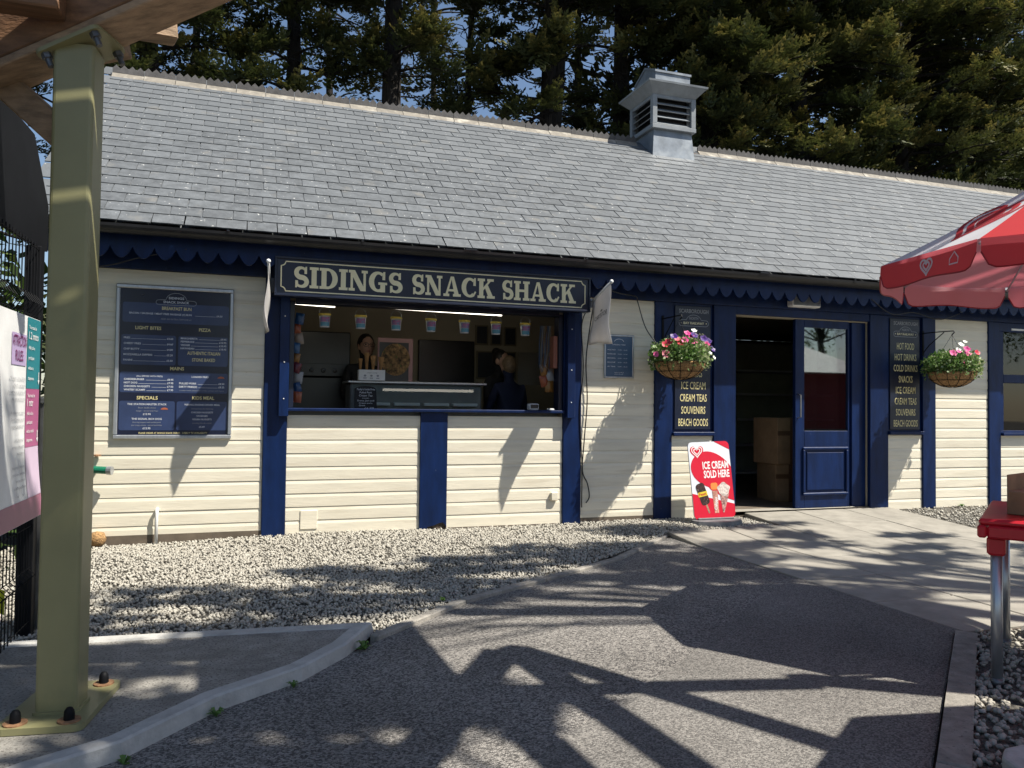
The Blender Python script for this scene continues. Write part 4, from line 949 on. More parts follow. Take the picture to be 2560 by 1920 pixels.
def copy_tree(o, loc=None, rz=None):
    c = o.copy(); link(c)
    if loc is not None: c.location = loc
    if rz is not None: c.rotation_euler.z = rz
    def rec(a, b):
        for ch in a.children:
            d = ch.copy(); link(d); d.parent = b; d.matrix_parent_inverse = ch.matrix_parent_inverse.copy(); rec(ch, d)
    rec(o, c); return c
tb = tub((.583, .17, 1.805))
tb['label'] = 'white sweet tub with yellow lid in the hatch, first from the menu end'
for i, px in enumerate((.892, 1.205, 1.522, 1.835, 2.14, 2.43)): copy_tree(tb, (px, .17, 1.805), rng.uniform(-.25, .25))['label'] = 'white sweet tub with yellow lid in the hatch, '+('second', 'third', 'fourth', 'fifth', 'sixth', 'seventh')[i]+' from the menu end'
# freezer counter, chalkboard, cone display, pizza poster, card reader
fz = thing('ice_cream_freezer', 'grey glass-topped ice cream freezer behind the hatch', 'freezer', (1.53, .95, .1))
MB().bbox(.88, 2.18, .75, 1.15, .1, 1.34, .012).build('cabinet', m_freezer, fz); MB().bbox(.85, 2.22, .70, 1.2, 1.342, 1.365, .006).build('top_trim', m_alu, fz)
MB().raw([(.9, .74, 1.33), (2.17, .74, 1.33), (2.17, .56, 1.09), (.9, .56, 1.09)], [(3, 2, 1, 0)]).build('sloping_glass', m_glass, fz)
for i in range(4): MB().bbox(1.0+.29*i, 1.25+.29*i, .68, .749, 1.13+.0*i, 1.16, .004).build('shelf_label', m_white, fz)
cb = thing('chalkboard', 'small black chalkboard with handwritten specials leaning on the freezer', 'chalkboard', (.965, .33, 1.08))
MB().prism([(.872, 1.078), (1.072, 1.078), (1.062, 1.28)]+arc(.965, 1.275, .098, .032, 5, 175, 8)+[(.868, 1.28)], .325, .340, 'y').build('board', m_chalk, cb)
mb = MB(); p = wallplane(.3238)
for t_, z, h, w in (("Today's loaded fries", 1.268, .018, .165), ('Pulled Pork', 1.240, .016, .11), ('Cream Tea', 1.212, .017, .12), ('includes', 1.193, .009, .06), ('Scone, Jam and', 1.168, .014, .15), ('Cream and a', 1.146, .013, .12), ('Drink', 1.124, .014, .055), ('£6.99', 1.094, .022, .085)):
    text(mb, t_, .968+(.03 if '£' in t_ else -.03 if t_ == 'Drink' else 0), z, h, w, plane=p, slant=.12)
mb.build('chalk_writing', m_whitepr, cb)
cd = thing('cone_display', 'white box of display wafer cones on the freezer', 'cone stand', (1.07, .72, 1.366))
MB().bbox(.945, 1.195, .66, .74, 1.366, 1.468, .003).build('box', m_white, cd)
mb = MB(); p = wallplane(.6585); text(mb, 'SWEET CONE', 1.07, 1.432, .014, .10, plane=p, slant=.1)
for i in range(3): mb.flat(arc(1.005+.06*i, 1.412, .012, .010, 0, 340, 10), .6586); mb.flat(rect(.99+.06*i, 1.02+.06*i, 1.385, 1.393), .6586)
mb.build('box_print', m_greypr, cd)
for x, h, r_ in ((.965, .10, .022), (1.025, .155, .026), (1.085, .13, .030), (1.16, .12, .030)):
    MB().lathe([(0, 1.45), (.010, 1.45), (r_*.8, 1.45+h*.75), (r_, 1.45+h), (r_*.7, 1.455+h), (0, 1.45+h*.9)], (x, .70, .02), 14).build('wafer_cone', M('wafer', (.42, .23, .09), .8, var=.15, scale=40), cd, True)
pz_ = thing('pizza_poster', 'pizza picture in a pale pink frame standing on the freezer', 'poster', (1.40, 1.18, 1.366))
MB().bbox(1.20, 1.56, 1.165, 1.185, 1.367, 1.82, .003).build('frame', flatmat('pink_frame', (.42, .24, .24)), pz_); MB().box(1.215, 1.515, 1.16, 1.166, 1.372, 1.775).build('picture', m_dark, pz_)
MB().flat(arc(1.38, 1.60, .15, .165, 0, 355, 30), 1.157).build('pizza', M('pizza_print', (.28, .17, .07), .7, var=.5, scale=30, speck=((.08, .16, .03), 40, .66)), pz_)
cr = thing('card_reader', 'small pale card reader on the blue counter sill', 'card reader', (2.47, .05, 1.105))
MB().bbox(2.43, 2.52, .02, .10, 1.106, 1.165, .008).build('case', m_white, cr); MB().box(2.438, 2.512, .0165, .0195, 1.122, 1.158).build('screen', m_dark, cr)
single('counter_switch', MB().bbox(2.60, 2.655, -.03, .02, 1.106, 1.122, .004), m_white, 'tiny white box at the end of the counter sill', 'box')
tv = thing('menu_screen', 'large black screen on the rear kitchen wall', 'screen', (2.17, 2.2, 1.4))
MB().bbox(1.834, 2.51, 2.19, 2.249, 1.41, 1.905, .006).build('screen', m_dark, tv)
for i, (x0, x1, z0, z1, d) in enumerate(((2.53, 2.69, 1.87, 2.11, 'with a tilted pale note'), (2.72, 2.86, 1.87, 2.10, 'with a square print'), (2.89, 3.05, 1.87, 2.10, 'with ruled lines'), (2.545, 2.80, 1.46, 1.80, 'with a landscape, below the tilted note'), (2.83, 3.05, 1.46, 1.80, 'beside the small rear window'))):
    t = thing('kitchen_notice', 'dark framed notice on the kitchen wall '+d, 'notice', ((x0+x1)/2, 2.24, z0)); MB().bbox(x0, x1, 2.225, 2.2495, z0, z1, .003).build('frame', flatmat('oak_frame', (.20, .17, .11)), t); MB().box(x0+.018, x1-.018, 2.221, 2.226, z0+.018, z1-.018).build('print', flatmat('dim_print', (.03, .035, .045)), t)
ov = thing('pizza_oven', 'dark pizza oven with round knobs at the menu end of the kitchen', 'oven', (.63, 1.7, .1))
MB().bbox(.36, .98, 1.60, 2.1, .1, 1.42, .01).bbox(.36, .98, 1.62, 2.1, 1.43, 1.90, .01).build('body', m_dark, ov); MB().bbox(.38, .96, 1.585, 1.6, 1.43, 1.56, .003).build('control_panel', m_dark, ov)
for i in range(4): MB().lathe([(0, 0), (.025, 0), (.022, .022), (0, .024)], n=12, M=Matrix.Translation((.46+.12*i, 1.585, 1.49)) @ Matrix.Rotation(R(90), 4, 'X')).build('knob', m_black, ov)
# strips of snack packets hanging at both ends of the hatch
PKC = [flatmat('packet_%d' % i, c, .3) for i, c in enumerate(((.01, .05, .14), (.26, .06, .02), (.22, .17, .13), (.02, .08, .18), (.22, .10, .02), (.10, .01, .02), (.25, .25, .25)))]
def packet(loc, s, mat, label, group):
    g = rng; V = []; F = []; n = 6; tw = g.uniform(-.35, .35)
    for i in range(n+1):
        for j in range(n+1):
            u, v = i/n*2-1, j/n*2-1; e = (1-u*u)*(1-v**4)
            V.append((loc[0]+(u*.42*math.cos(tw)-v*.55*math.sin(tw))*s, loc[1]-e*s*.22+g.uniform(-.005, .005), loc[2]+(v*.55*math.cos(tw)+u*.42*math.sin(tw))*s))
    F = [(i*(n+1)+j, (i+1)*(n+1)+j, (i+1)*(n+1)+j+1, i*(n+1)+j+1) for i in range(n) for j in range(n)]
    m2 = len(V); V += [(x, loc[1]+(loc[1]-y)*.6+.001, z) for x, y, z in V]; F += [tuple(m2+k for k in f[::-1]) for f in F]
    tag(put('snack_packet', mesh('snack_packet', V, F, mat, smooth=True)), label, 'packet', group)
for i in range(9): packet((.352+rng.uniform(-.018, .018), .09+rng.uniform(-.02, .02), 1.86-.083*i), rng.uniform(.065, .095), PKC[i % 7], ('navy', 'rust red', 'beige', 'mid blue', 'ochre', 'maroon', 'grey')[i % 7]+' snack packet, '+('topmost', 'second', 'third', 'fourth', 'fifth', 'sixth', 'seventh', 'eighth', 'lowest')[i]+' of the strip at the menu end', 'snack packets in the left strip')
for i in range(4): packet((2.60+.05*(i % 2), .10, 1.48-.05*i), .10, PKC[(4, 6, 1, 4)[i]], ('ochre toy packet nearest the lanyards', 'grey toy packet below the lanyards', 'rust red toy packet below the grey one', 'lowest ochre toy packet under the lanyards')[i], 'toy packets at the end of the hatch')
for i in range(6):
    x = 2.56+.022*i; m_ = (PKC[3], PKC[6], PKC[4])[i % 3]
    single('lanyard', MB().tube([(x, .1, 1.90), (x-.015, .09, 1.7), (x-.02-.006*i, .08, 1.52), (x+.01, .08, 1.46), (x+.02, .09, 1.55), (x+.012, .1, 1.9)], .003, 5), m_, ('blue', 'grey', 'ochre')[i % 3]+' lanyard, '+('first', 'second', 'third', 'fourth', 'fifth', 'last')[i]+' of the bunch before the orange card', 'lanyard', 'lanyards')
single('orange_card', MB().bbox(2.66, 2.70, .02, .12, 1.50, 1.80, .002), flatmat('orange_card', (.28, .10, .06)), 'narrow orange card beside the bunch of lanyards', 'card')
# rear window of the kitchen and what it looks at
single('white_garden_wall', MB().bbox(1.5, 7, 8.4, 8.6, 0, 2.2, .01), m_white, 'low white wall seen through the kitchen rear window', 'wall')
# people at work in the kitchen: one continuous skinned figure each
def person(loc, face, label, shirt, hair, hh=1.64, lean=0., arm=(.18, .25)):
    t = thing('person', label, 'person', loc)
    k = hh/1.7; J = {}; E = []
    def j(n_, x, y, z, r): J[n_] = (Vector((x, y, z))*k, r*k)
    j('pel', 0, 0, .95, .135); j('wai', 0, -.01-lean*.2, 1.10, .125); j('che', 0, -.02-lean*.5, 1.30, .15); j('nkb', 0, -.01-lean*.8, 1.46, .065); j('nck', 0, -.02-lean, 1.52, .055); j('hd1', 0, -.035-lean*1.1, 1.60, .085); j('hd2', 0, -.03-lean*1.1, 1.69, .085)
    E += [('pel', 'wai'), ('wai', 'che'), ('che', 'nkb'), ('nkb', 'nck'), ('nck', 'hd1'), ('hd1', 'hd2')]
    for s, sd in ((-1, 'l'), (1, 'r')):
        fw = arm[0] if s < 0 else arm[1]
        j('sh'+sd, s*.17, -.01-lean*.6, 1.40, .06); j('el'+sd, s*.24, -.02-lean*.6-fw*.3, 1.13, .045); j('wr'+sd, s*.20, -.20-lean*.6-fw, 1.02, .03); j('pm'+sd, s*.19, -.27-lean*.6-fw, 1.00, .034)
        E += [('che', 'sh'+sd), ('sh'+sd, 'el'+sd), ('el'+sd, 'wr'+sd), ('wr'+sd, 'pm'+sd)]
        b = J['pm'+sd][0]/k
        for q in range(4):
            j('f%d%s' % (q, sd), b.x+s*(.024-.017*q), b.y-.045, b.z-.005, .0095); j('g%d%s' % (q, sd), b.x+s*(.026-.018*q), b.y-.078+.006*abs(q-1), b.z-.03, .0085); E += [('pm'+sd, 'f%d%s' % (q, sd)), ('f%d%s' % (q, sd), 'g%d%s' % (q, sd))]
        j('t'+sd, b.x-s*.042, b.y-.02, b.z-.005, .0095); E.append(('pm'+sd, 't'+sd))
        j('hp'+sd, s*.09, 0, .90, .10); j('kn'+sd, s*.10, -.01, .49, .06); j('an'+sd, s*.10, .01, .09, .04); j('to'+sd, s*.11, -.15, .035, .035); E += [('pel', 'hp'+sd), ('hp'+sd, 'kn'+sd), ('kn'+sd, 'an'+sd), ('an'+sd, 'to'+sd)]
    names = list(J); Mx = Matrix.Translation(loc) @ Matrix.Rotation(face, 4, 'Z')
    me = bpy.data.meshes.new('body'); me.from_pydata([Mx @ J[n_][0] for n_ in names], [(names.index(a), names.index(b)) for a, b in E], [])
    me.skin_vertices.new() if hasattr(me.skin_vertices, 'new') else None
    me.materials.append(shirt); o = put('body', me, t)
    if not me.skin_vertices:
        bm = bmesh.new(); bm.from_mesh(me); bm.verts.layers.skin.verify(); bm.to_mesh(me); bm.free()
    for i, n_ in enumerate(names):
        sv = me.skin_vertices[0].data[i]; sv.radius = (J[n_][1], J[n_][1]); sv.use_root = (n_ == 'pel')
    o.modifiers.new('skin', 'SKIN').use_smooth_shade = True; o.modifiers.new('sub', 'SUBSURF').levels = 1
    o.modifiers['sub'].render_levels = 2
    hc = J['hd1'][0].lerp(J['hd2'][0], .45)
    def ell(name, c, r_, mat, n=16, cut=None):
        mb = MB(); mb.lathe([(math.sin(a), -math.cos(a)) for a in np.linspace(0, math.pi, 10)], (0, 0, 0), n)
        V = [(x*r_[0], y*r_[1], z*r_[2]) for x, y, z in mb.V]
        mb.V = [tuple(Mx @ (c+Vector(v))) for v in V]; mb.build(name, mat, t, True)
    ell('head', hc+Vector((0, -.005, 0)), (.078*k, .098*k, .118*k), m_skin)
    ell('hair', hc+Vector((0, .018, .025)), (.088*k, .10*k, .115*k), hair)
    ell('nose', hc+Vector((0, -.102*k, -.008)), (.012, .018, .022), m_skin, 8)
    for s in (-1, 1): ell('ear', hc+Vector((s*.078*k, .0, -.005)), (.012, .025, .034), m_skin, 8); ell('eye', hc+Vector((s*.03*k, -.088*k, .015)), (.011, .008, .008), m_dark, 8)
    ell('mouth', hc+Vector((0, -.092*k, -.052*k)), (.024, .008, .007), flatmat('lips', (.35, .13, .11)), 8)
    return t, hc, ell
t, hc, ell = person((2.50, 1.35, .1), R(35), 'person with dark hair in a bun and black top, head bent, in the kitchen', m_blkshirt, m_hairdk, 1.58, .06); ell('hair_bun', hc+Vector((0, .07, .10)), (.05, .05, .05), m_hairdk)
person((2.56, .98, .1), R(190), 'person with short fair hair and navy shirt with back turned in the kitchen', m_navyshirt, m_hairlt, 1.50, .02)
t, hc, ell = person((1.10, 1.45, .1), R(10), 'person with dark hair and glasses behind the wafer cones', m_blkshirt, m_hairdk, 1.70, .03)
mb = MB(); Mx = Matrix.Translation((1.10, 1.45, .1)) @ Matrix.Rotation(R(10), 4, 'Z')
for s in (-1, 1): mb.tube([Mx @ (hc+Vector((s*.034+.028*math.cos(a), -.104, .012+.02*math.sin(a)))) for a in np.linspace(0, 2*math.pi, 13)], .003, 5)
mb.tube([Mx @ (hc+Vector((-.006, -.106, .014))), Mx @ (hc+Vector((.006, -.106, .014)))], .003, 5); mb.build('glasses', m_dark, t)
# ------------------------------------------------------------------ inside the shop doorway
for i, (x, y, z, w, h, d) in enumerate(((5.78, .75, .10, .38, .42, 'lower cardboard carton with brown tape just inside the doorway'), (5.76, .75, .522, .42, .52, 'upper cardboard carton with brown tape just inside the doorway'))):
    t = thing('carton', d, 'box', (x, y, z)); Mx = Matrix.Translation((x, y, z)) @ Matrix.Rotation(R((-6, 4)[i]), 4, 'Z')
    MB().bbox(-w/2, w/2, -.2, .2, 0, h, .006, Mx).build('box', m_card, t); MB().box(-.03, .03, -.2015, -.2, 0, h, Mx).box(-w/2, w/2, -.2025, -.2016, h*.62, h*.62+.05, Mx).build('tape', m_tape, t)
sh = thing('shop_shelves', 'dark shop shelving unit facing the open doorway', 'shelves', (6.6, 3.4, .1))
MB().box(4.6, 9.0, 3.95, 4.0, .1, 2.2).build('back_panel', m_palewood, sh)
for z in (.12, .55, .95, 1.35, 1.72): MB().bbox(4.6, 9.0, 3.55, 3.949, z, z+.03, .003).build('shelf', m_white, sh)
CN = ('navy', 'rust red', 'beige', 'mid blue', 'ochre', 'maroon', 'grey'); ORD = ('first', 'second', 'third', 'fourth', 'fifth', 'sixth', 'seventh', 'eighth', 'ninth')
for i in range(28):
    z = (.581, .981, 1.381, 1.751)[i % 4]; x = 4.72+.37*(i//4)+rng.uniform(-.03, .03); w, h = rng.uniform(.09, .16), rng.uniform(.12, .29); ci = rng.randrange(7)
    o = MB().bbox(x-w, x+w, 3.62, 3.8, z, z+h, .008).build('souvenir_box', PKC[ci]); tag(o, CN[ci]+' souvenir box, '+ORD[i//4]+' from the partition on the '+('lowest', 'second', 'third', 'top')[i % 4]+' shop shelf', 'souvenir', 'souvenirs on the shop shelves')
rk = thing('postcard_rack', 'pale card rack with printed sheets just inside the doorway', 'rack', (4.95, 2.2, .1))
MB().bbox(4.72, 5.25, 2.2, 2.25, .1, 1.45, .004).build('frame', m_white, rk)
for i in range(12): MB().box(4.75+.165*(i % 3), 4.895+.165*(i % 3), 2.185, 2.1995, .45+.24*(i//3), .65+.24*(i//3)).build('card', PKC[(i*5) % 7], rk)
MB().bbox(4.70, 5.2, .9, 1.4, .1, .95, .01).build('shop_counter', m_white); tag(bpy.data.objects['shop_counter'], 'plain pale counter cabinet inside the shop doorway', 'counter')

# ------------------------------------------------------------------ red table with parasol over it
tbm = Matrix.Translation((2.957, -4.229, 0)) @ Matrix.Rotation(R(36.2), 4, 'Z')       # local x along the short edge, -y into the table
tbl = thing('table', 'red plastic table with tubular aluminium legs on the gravel', 'table', (3.45, -4.35, 0))
mb = MB(); mb.bbox(-.05, .75, -1.25, .05, .672, .700, .010, tbm); mb.build('table_top', m_red, tbl)
mb = MB()
for a in ((-.055, .755, .020, .055), (-.055, .755, -1.255, -1.22), (-.055, -.02, -1.2195, .0195), (.72, .755, -1.2195, .0195)): mb.bbox(a[0], a[1], a[2], a[3], .620, .672, .008, tbm)
mb.build('rim', m_red, tbl)
for x, y in ((.015, -.01), (.69, -.01), (.015, -1.19), (.69, -1.19)):
    L_ = MB().tube([tbm @ Vector((x, y, .56)), tbm @ Vector((x, y, .012))], .022, 14).build('leg', m_alu, tbl, True)
    MB().tube([tbm @ Vector((x, y, .035)), tbm @ Vector((x, y, .0))], .026, 14).build('foot_cap', m_galv, L_, True)
    MB().bbox(-.034, .034, -.034, .034, .545, .622, .01, tbm @ Matrix.Translation((x, y, 0))).prism([(0, .60), (.16 if y > -.5 else 0.001, .625), (.0, .56)], -.012, .012, 'y', tbm @ Matrix.Translation((x+.03 if x < .3 else x-.03, y, 0)) @ Matrix.Scale(1 if x < .3 else -1, 4, (1, 0, 0))).build('leg_socket', m_red, L_)
bx = thing('takeaway_carton', 'open brown cardboard carton lying on the red table', 'box', (3.35, -4.25, .70))
Mx = Matrix.Translation((3.31, -4.22, .701)) @ Matrix.Rotation(R(20), 4, 'Z')
MB().bbox(-.16, .16, -.12, .12, 0, .10, .004, Mx).build('body', m_card, bx)
MB().box(-.14, .16, .121, .126, 0, .17, Mx).build('flap', m_card, bx); MB().box(-.004, .30, -.13, -.126, .11, .135, Mx @ Matrix.Rotation(R(18), 4, 'Y')).build('flap', m_card, bx); MB().prism([(-.16, .005), (-.16, .09), (-.23, .06), (-.21, .0)], -.12, -.115, 'y', Mx).build('flap', m_card, bx)
MB().box(-.15, -.09, -.1225, -.1205, .05, .085, Mx).build('red_label', m_signred, bx)
mb = MB(); text(mb, 'Quality Foods', .02, .02, .022, .2, plane=lambda u, v: Mx @ Vector((u, -.1222, v))); mb.build('lettering', m_dark, bx)
def parasol(c, label, z0=1.90, rad=.89, a0=147.5, white=0):
    t = thing('parasol', label, 'parasol', (*c, 0), 'parasols over the tables')
    ap = (c[0], c[1], z0+.50); vt = [(c[0]+rad*math.cos(R(a0-45*k)), c[1]+rad*math.sin(R(a0-45*k)), z0) for k in range(8)]
    for k in range(8):
        a, b = Vector(vt[k]), Vector(vt[(k+1) % 8]); A = Vector(ap); V = []; n = 10
        for i in range(n+1):
            for j in range(n+1):
                s = i/n; e = a.lerp(b, j/n); p = A.lerp(e, s); sag = .018*math.sin(math.pi*s)+.012*s*math.sin(math.pi*j/n); V.append(p-Vector((0, 0, sag)))
        F = [(i*(n+1)+j, i*(n+1)+j+1, (i+1)*(n+1)+j+1, (i+1)*(n+1)+j) for i in range(n) for j in range(n)]
        iswhite = k in ((7, 3, 5) if white == 0 else (1, 5))
        pn = put('canopy_panel', mesh('canopy_panel', V, F, m_whitecloth if iswhite else m_redcloth, smooth=True), t)
        nrm = (b-a).cross(A-a).normalized()
        if nrm.z < 0: nrm = -nrm
        mid = a.lerp(b, .5)
        ux = (b-a).normalized(); uy = (A-mid).normalized()
        def surf(u, v, e):
            S_ = max(.05, 1-v/(A-mid).length); J_ = .5-u/((b-a).length*S_); p_ = A.lerp(a.lerp(b, J_), S_)
            return p_-Vector((0, 0, .018*math.sin(math.pi*S_)+.012*S_*math.sin(math.pi*J_)))+nrm*e
        if iswhite:
            for q, (s1, w_) in enumerate(((.185, .030), (.115, .034), (.045, .05))):
                mb = MB()
                for P in ribbon(heart(0, 0, s1, 30), w_, True): mb.raw([surf(u, .40+v*1.15, .003+.0008*q) for u, v in P], [(0, 1, 2, 3)])
                mb.build('heart_mark', m_redcloth, pn)
        # valance flap, rounded lower corners
        H = .125; out = Vector((mid.x-c[0], mid.y-c[1], 0)).normalized(); L_ = (b-a).length; P = [(0.0, 0.0), (L_, 0.0)]
        P = [(0.012, 0.0), (L_-.012, 0.0)]+[(L_-.012-.07+.07*math.cos(x), -H+.07-.07*math.sin(x)) for x in np.linspace(0, math.pi/2, 6)]+[(L_*q, -H-.006*math.sin(q*9+k)) for q in (.75, .5, .25)]+[(.012+.07-.07*math.sin(x), -H+.07-.07*math.cos(x)) for x in np.linspace(0, math.pi/2, 6)]
        def vp(u, v, e=0.): return a+ux*u+Vector((0, 0, v))+out*(.006+.05*(-v)+e+.008*math.sin(u*9+k)*(-v)/H)
        nu, nv = 24, 4
        def hv(q): e = min(q, 1-q)*L_; return (H+.006*math.sin(q*9+k))-(.07-math.sqrt(max(0, .07**2-(.07-e)**2)) if e < .07 else 0)
        V = [vp(.006+(L_-.012)*i/nu, -hv(i/nu)*j_/nv) for i in range(nu+1) for j_ in range(nv+1)]
        fl = put('valance', mesh('valance', V, [(i*(nv+1)+j_, (i+1)*(nv+1)+j_, (i+1)*(nv+1)+j_+1, i*(nv+1)+j_+1) for i in range(nu) for j_ in range(nv)], m_redcloth, smooth=True), t)
        P = [(.006+(L_-.012)*i/nu, -hv(i/nu)) for i in range(nu+1)]
        mb = MB(); mb.tube([vp(u, v, .0) for u, v in P], .0035, 4, False); mb.build('binding', flatmat('dark_red_binding', (.30, .008, .015)), fl)
        mb = MB()
        for s1, w_ in ((.042, .011), (.022, .010)):
            for Q_ in ribbon(heart(L_*.52, -.062, s1, 24), w_, True): mb.raw([vp(L_-u, v, .0035) for u, v in Q_], [(0, 1, 2, 3)])
        if k == 7:
            mb.build('white_mark', m_whitecloth, fl); mb = MB()
            for Q_ in ribbon([(L_*.76, -.085), (L_*.76, -.06), (L_*.80, -.03), (L_*.84, -.06), (L_*.84, -.085)], .007, True): mb.raw([vp(L_-u, v, .0035) for u, v in Q_], [(0, 1, 2, 3)])
        mb.build('white_mark', m_whitecloth, fl)
        MB().tube([A-Vector((0, 0, .05)), a-Vector((0, 0, .022))], .006, 6).build('rib', m_alu, t)
    MB().tube([(c[0], c[1], .02), (c[0], c[1], ap[2]-.01)], .019, 12).build('pole', m_alu, t, True)
    MB().lathe([(0, .06), (.02, .05), (.028, .02), (.03, -.02), (0, -.03)], ap, 12).build('finial', m_red, t, True)
    MB().lathe([(.24, 0), (.24, .05), (.20, .075), (.04, .085), (.04, .30), (.022, .30)], (c[0], c[1], .0), 24).build('weight_base', m_conc, t)
    return t
parasol((3.86, -3.95), 'red and white parasol with heart marks over the red table')
parasol((3.32, -5.95), 'plain red parasol over a table away from the door', white=1)
blk = MB().prism([(2.215, -4.86), (2.28, -4.815), (2.75, -4.80), (2.95, -5.3), (2.05, -5.3)], .0, .085, 'z').build('concrete_block', m_conclt); tag(blk, 'rough-edged concrete block in the gravel beside the kerb', 'block')
bm_ = blk.modifiers.new('b', 'BEVEL'); bm_.width = .012; bm_.segments = 2
# ------------------------------------------------------------------ shelter: green steel post and timber frame
PA = R(-6); PC = Vector((-.608, -3.577, 0)); PM = Matrix.Translation(PC) @ Matrix.Rotation(PA, 4, 'Z')
st = thing('timber_shelter', 'timber shelter frame carried on an olive green steel post', 'shelter', (-.613, -3.564, .05))
def rprof(h, r, n=3): return rrect(-h, h, -h, h, r, n)
po = MB().prism(rprof(.066, .014), .078, 2.395, 'z', PM).build('post', m_green, st)
P8 = Matrix.Translation((-.615, -3.535, 0)) @ Matrix.Rotation(R(-8), 4, 'Z')
MB().prism(rrect(-.135, .135, -.215, .215, .03, 4), .056, .078, 'z', P8).build('base_plate', m_green, po)
mb = MB(); mb.prism(rprof(.074, .02), .078, .088, 'z', PM); mb.build('weld', m_green, po)
for sx in (-1, 1):
    for sy in (-1, 1):
        c = P8 @ Vector((sx*.082, sy*.172, 0))
        MB().lathe([(0, .078), (.036, .078), (.036, .083), (0, .0835)], (c.x, c.y, 0), 16).build('washer', m_rust, po)
        MB().lathe([(.017, .0835), (.017, .100), (.0155, .112), (.009, .122), (0, .125)], (c.x, c.y, 0), 12).build('bolt', m_blackmetal, po, True)
BA = R(-20); BS = math.atan(.44)
BMx = Matrix.Translation((PC.x, PC.y, 2.40)) @ Matrix.Rotation(BA, 4, 'Z') @ Matrix.Rotation(-BS, 4, 'Y')
MB().prism(rrect(-.115, .125, -.10, .10, .025, 4), -.014, .0, 'z', BMx).build('cap_plate', m_green, st)
for sx in (-1, 1):
    for sy in (-1, 1):
        c = BMx @ Vector((.005+sx*.092, sy*.075, -.014)); d_ = (BMx.to_3x3() @ Vector((0, 0, -1)))
        MB().tube([c, c+d_*.020], .017, 6).tube([c+d_*.020, c+d_*.05], .010, 10).build('cap_bolt', m_galv, st)
mb = MB(); mb.bbox(-.36, 3.1, -.085, .085, .032, .30, .008, BMx); mb.build('main_beam', m_timber, st)
mb = MB(); mb.bbox(-.36, 3.1, -.088, .088, .001, .031, .004, BMx); mb.build('lit_underside', m_timber2, st)  # added plank whose paler tone stands for light on the beam's underside
MB().bbox(-.345, 3.05, -.088, .088, -.021, -.0005, .004, BMx @ Matrix.Translation((0, 0, .0))).build('soffit_strip', m_timber2, st) if False else None
mb = MB(); mb.bbox(-1.7, .02, -.055, .055, 2.46, 2.56, .006, Matrix.Translation((-.66, -3.70, 0)) @ Matrix.Rotation(R(-2), 4, 'Z')); mb.build('purlin', m_timber, st)
def bar(p, q, w, h, name, mat):
    p, q = Vector(p), Vector(q); d = q-p; Mx = Matrix.Translation(p) @ d.to_track_quat('X', 'Z').to_matrix().to_4x4()
    return MB().bbox(0, d.length, -w/2, w/2, -h/2, h/2, .006, Mx).build(name, mat, st)
bar((-.66, -3.48, 2.10), (-1.55, -3.22, 2.92), .075, .10, 'knee_brace', m_timber2)
bar((-.52, -3.20, 2.62), (-1.9, -2.8, 2.3), .09, .12, 'rear_beam', m_timber2)
bar((-.75, -3.30, 2.66), (-.335, -3.18, 2.70), .09, .10, 'beam_tail', m_timber2)
# unseen frame and boards above the viewer, added to shade the ground
for p, q in (((2.90, -4.47, 3.25), (3.72, -6.0, 3.25)), ((2.90, -4.5, 3.24), (3.07, -6.05, 3.24)), ((2.85, -4.5, 3.26), (1.87, -6.05, 3.26)), ((2.62, -4.85, 3.24), (2.70, -6.05, 3.24)), ((2.3, -4.90, 3.30), (3.95, -5.30, 3.30)), ((2.9, -3.88, 3.42), (3.9, -4.08, 3.42))):
    bar(p, q, .10, .16, 'shade_rafter', m_timber)
for i in range(7):
    x = 1.62+.152*i; bar((x, -3.74-.10*(i % 2)-.05*i, 3.40), (x+.05, -5.15+.06*math.sin(i*2.1), 3.40), .1505, .025, 'shade_board', m_timber)
for i in range(4): bar((-.75, -3.86-.135*i, 2.96), (.55, -3.90-.135*i, 2.99), .118, .025, 'shade_board', m_timber)  # unseen boards added to keep the upper green post in shade
bar((3.9, -5.2, 3.2), (4.4, -5.3, 0), .12, .12, 'rear_post', m_timber)
# ------------------------------------------------------------------ fence with rules sign on the far left
fe = thing('mesh_fence', 'black wire mesh fence panel with square posts beside the pad', 'fence', (-1.0, -3.2, 0))
MB().bbox(-1.06, -.99, -2.37, -2.30, 0, 1.90, .004).build('post', m_blackmetal, fe); MB().bbox(-1.02, -.95, -5.1, -5.03, 0, 2.0, .004).build('post', m_blackmetal, fe)
mb = MB()
for i in range(48): y = -2.40-.05*i; mb.tube([(-1.0, y, .06), (-1.0, y, .28), (-.97, y, .31), (-1.0, y, .34), (-1.0, y, 1.55), (-.965, y, 1.60), (-1.0, y, 1.65), (-1.0, y, 1.9)], .0028, 4, False)
mb.build('upright_wires', m_blackmetal, fe)
mb = MB()
for z in (.08, .28, .34, .54, .74, .94, 1.14, 1.34, 1.55, 1.65, 1.88): mb.tube([(-1.0, -2.32, z), (-1.0, -5.05, z)], .003, 4)
mb.build('cross_wires', m_blackmetal, fe)
MB().bbox(-1.02, -.975, -2.29, -2.22, .0, 1.13, .004).build('steel_strip', m_steel, fe); MB().bbox(-1.03, -.97, -2.30, -2.215, 1.131, 1.16, .003).build('clamp', m_galv, fe)
pn = MB().prism([(-4.2, 1.84), (-2.12, 1.915), (-2.12, 2.15), (-2.42, 2.43), (-4.2, 2.40)], -1.035, -1.02, 'x').build('dark_banner', m_blackmetal); tag(pn, 'dark navy board fixed above the mesh fence', 'board')
rs = thing('rules_sign', 'white attraction rules sign with teal and pink columns on the mesh fence', 'sign', (-.98, -2.8, .6))
V = []; ny = 12
def bowx(v): return -.978+.035*math.sin(max(0, (1.05-v)/.5)*1.2)*max(0, min(1, (1.0-v)/.4))
mb = MB()
ysn = [(-3.5), -2.40]
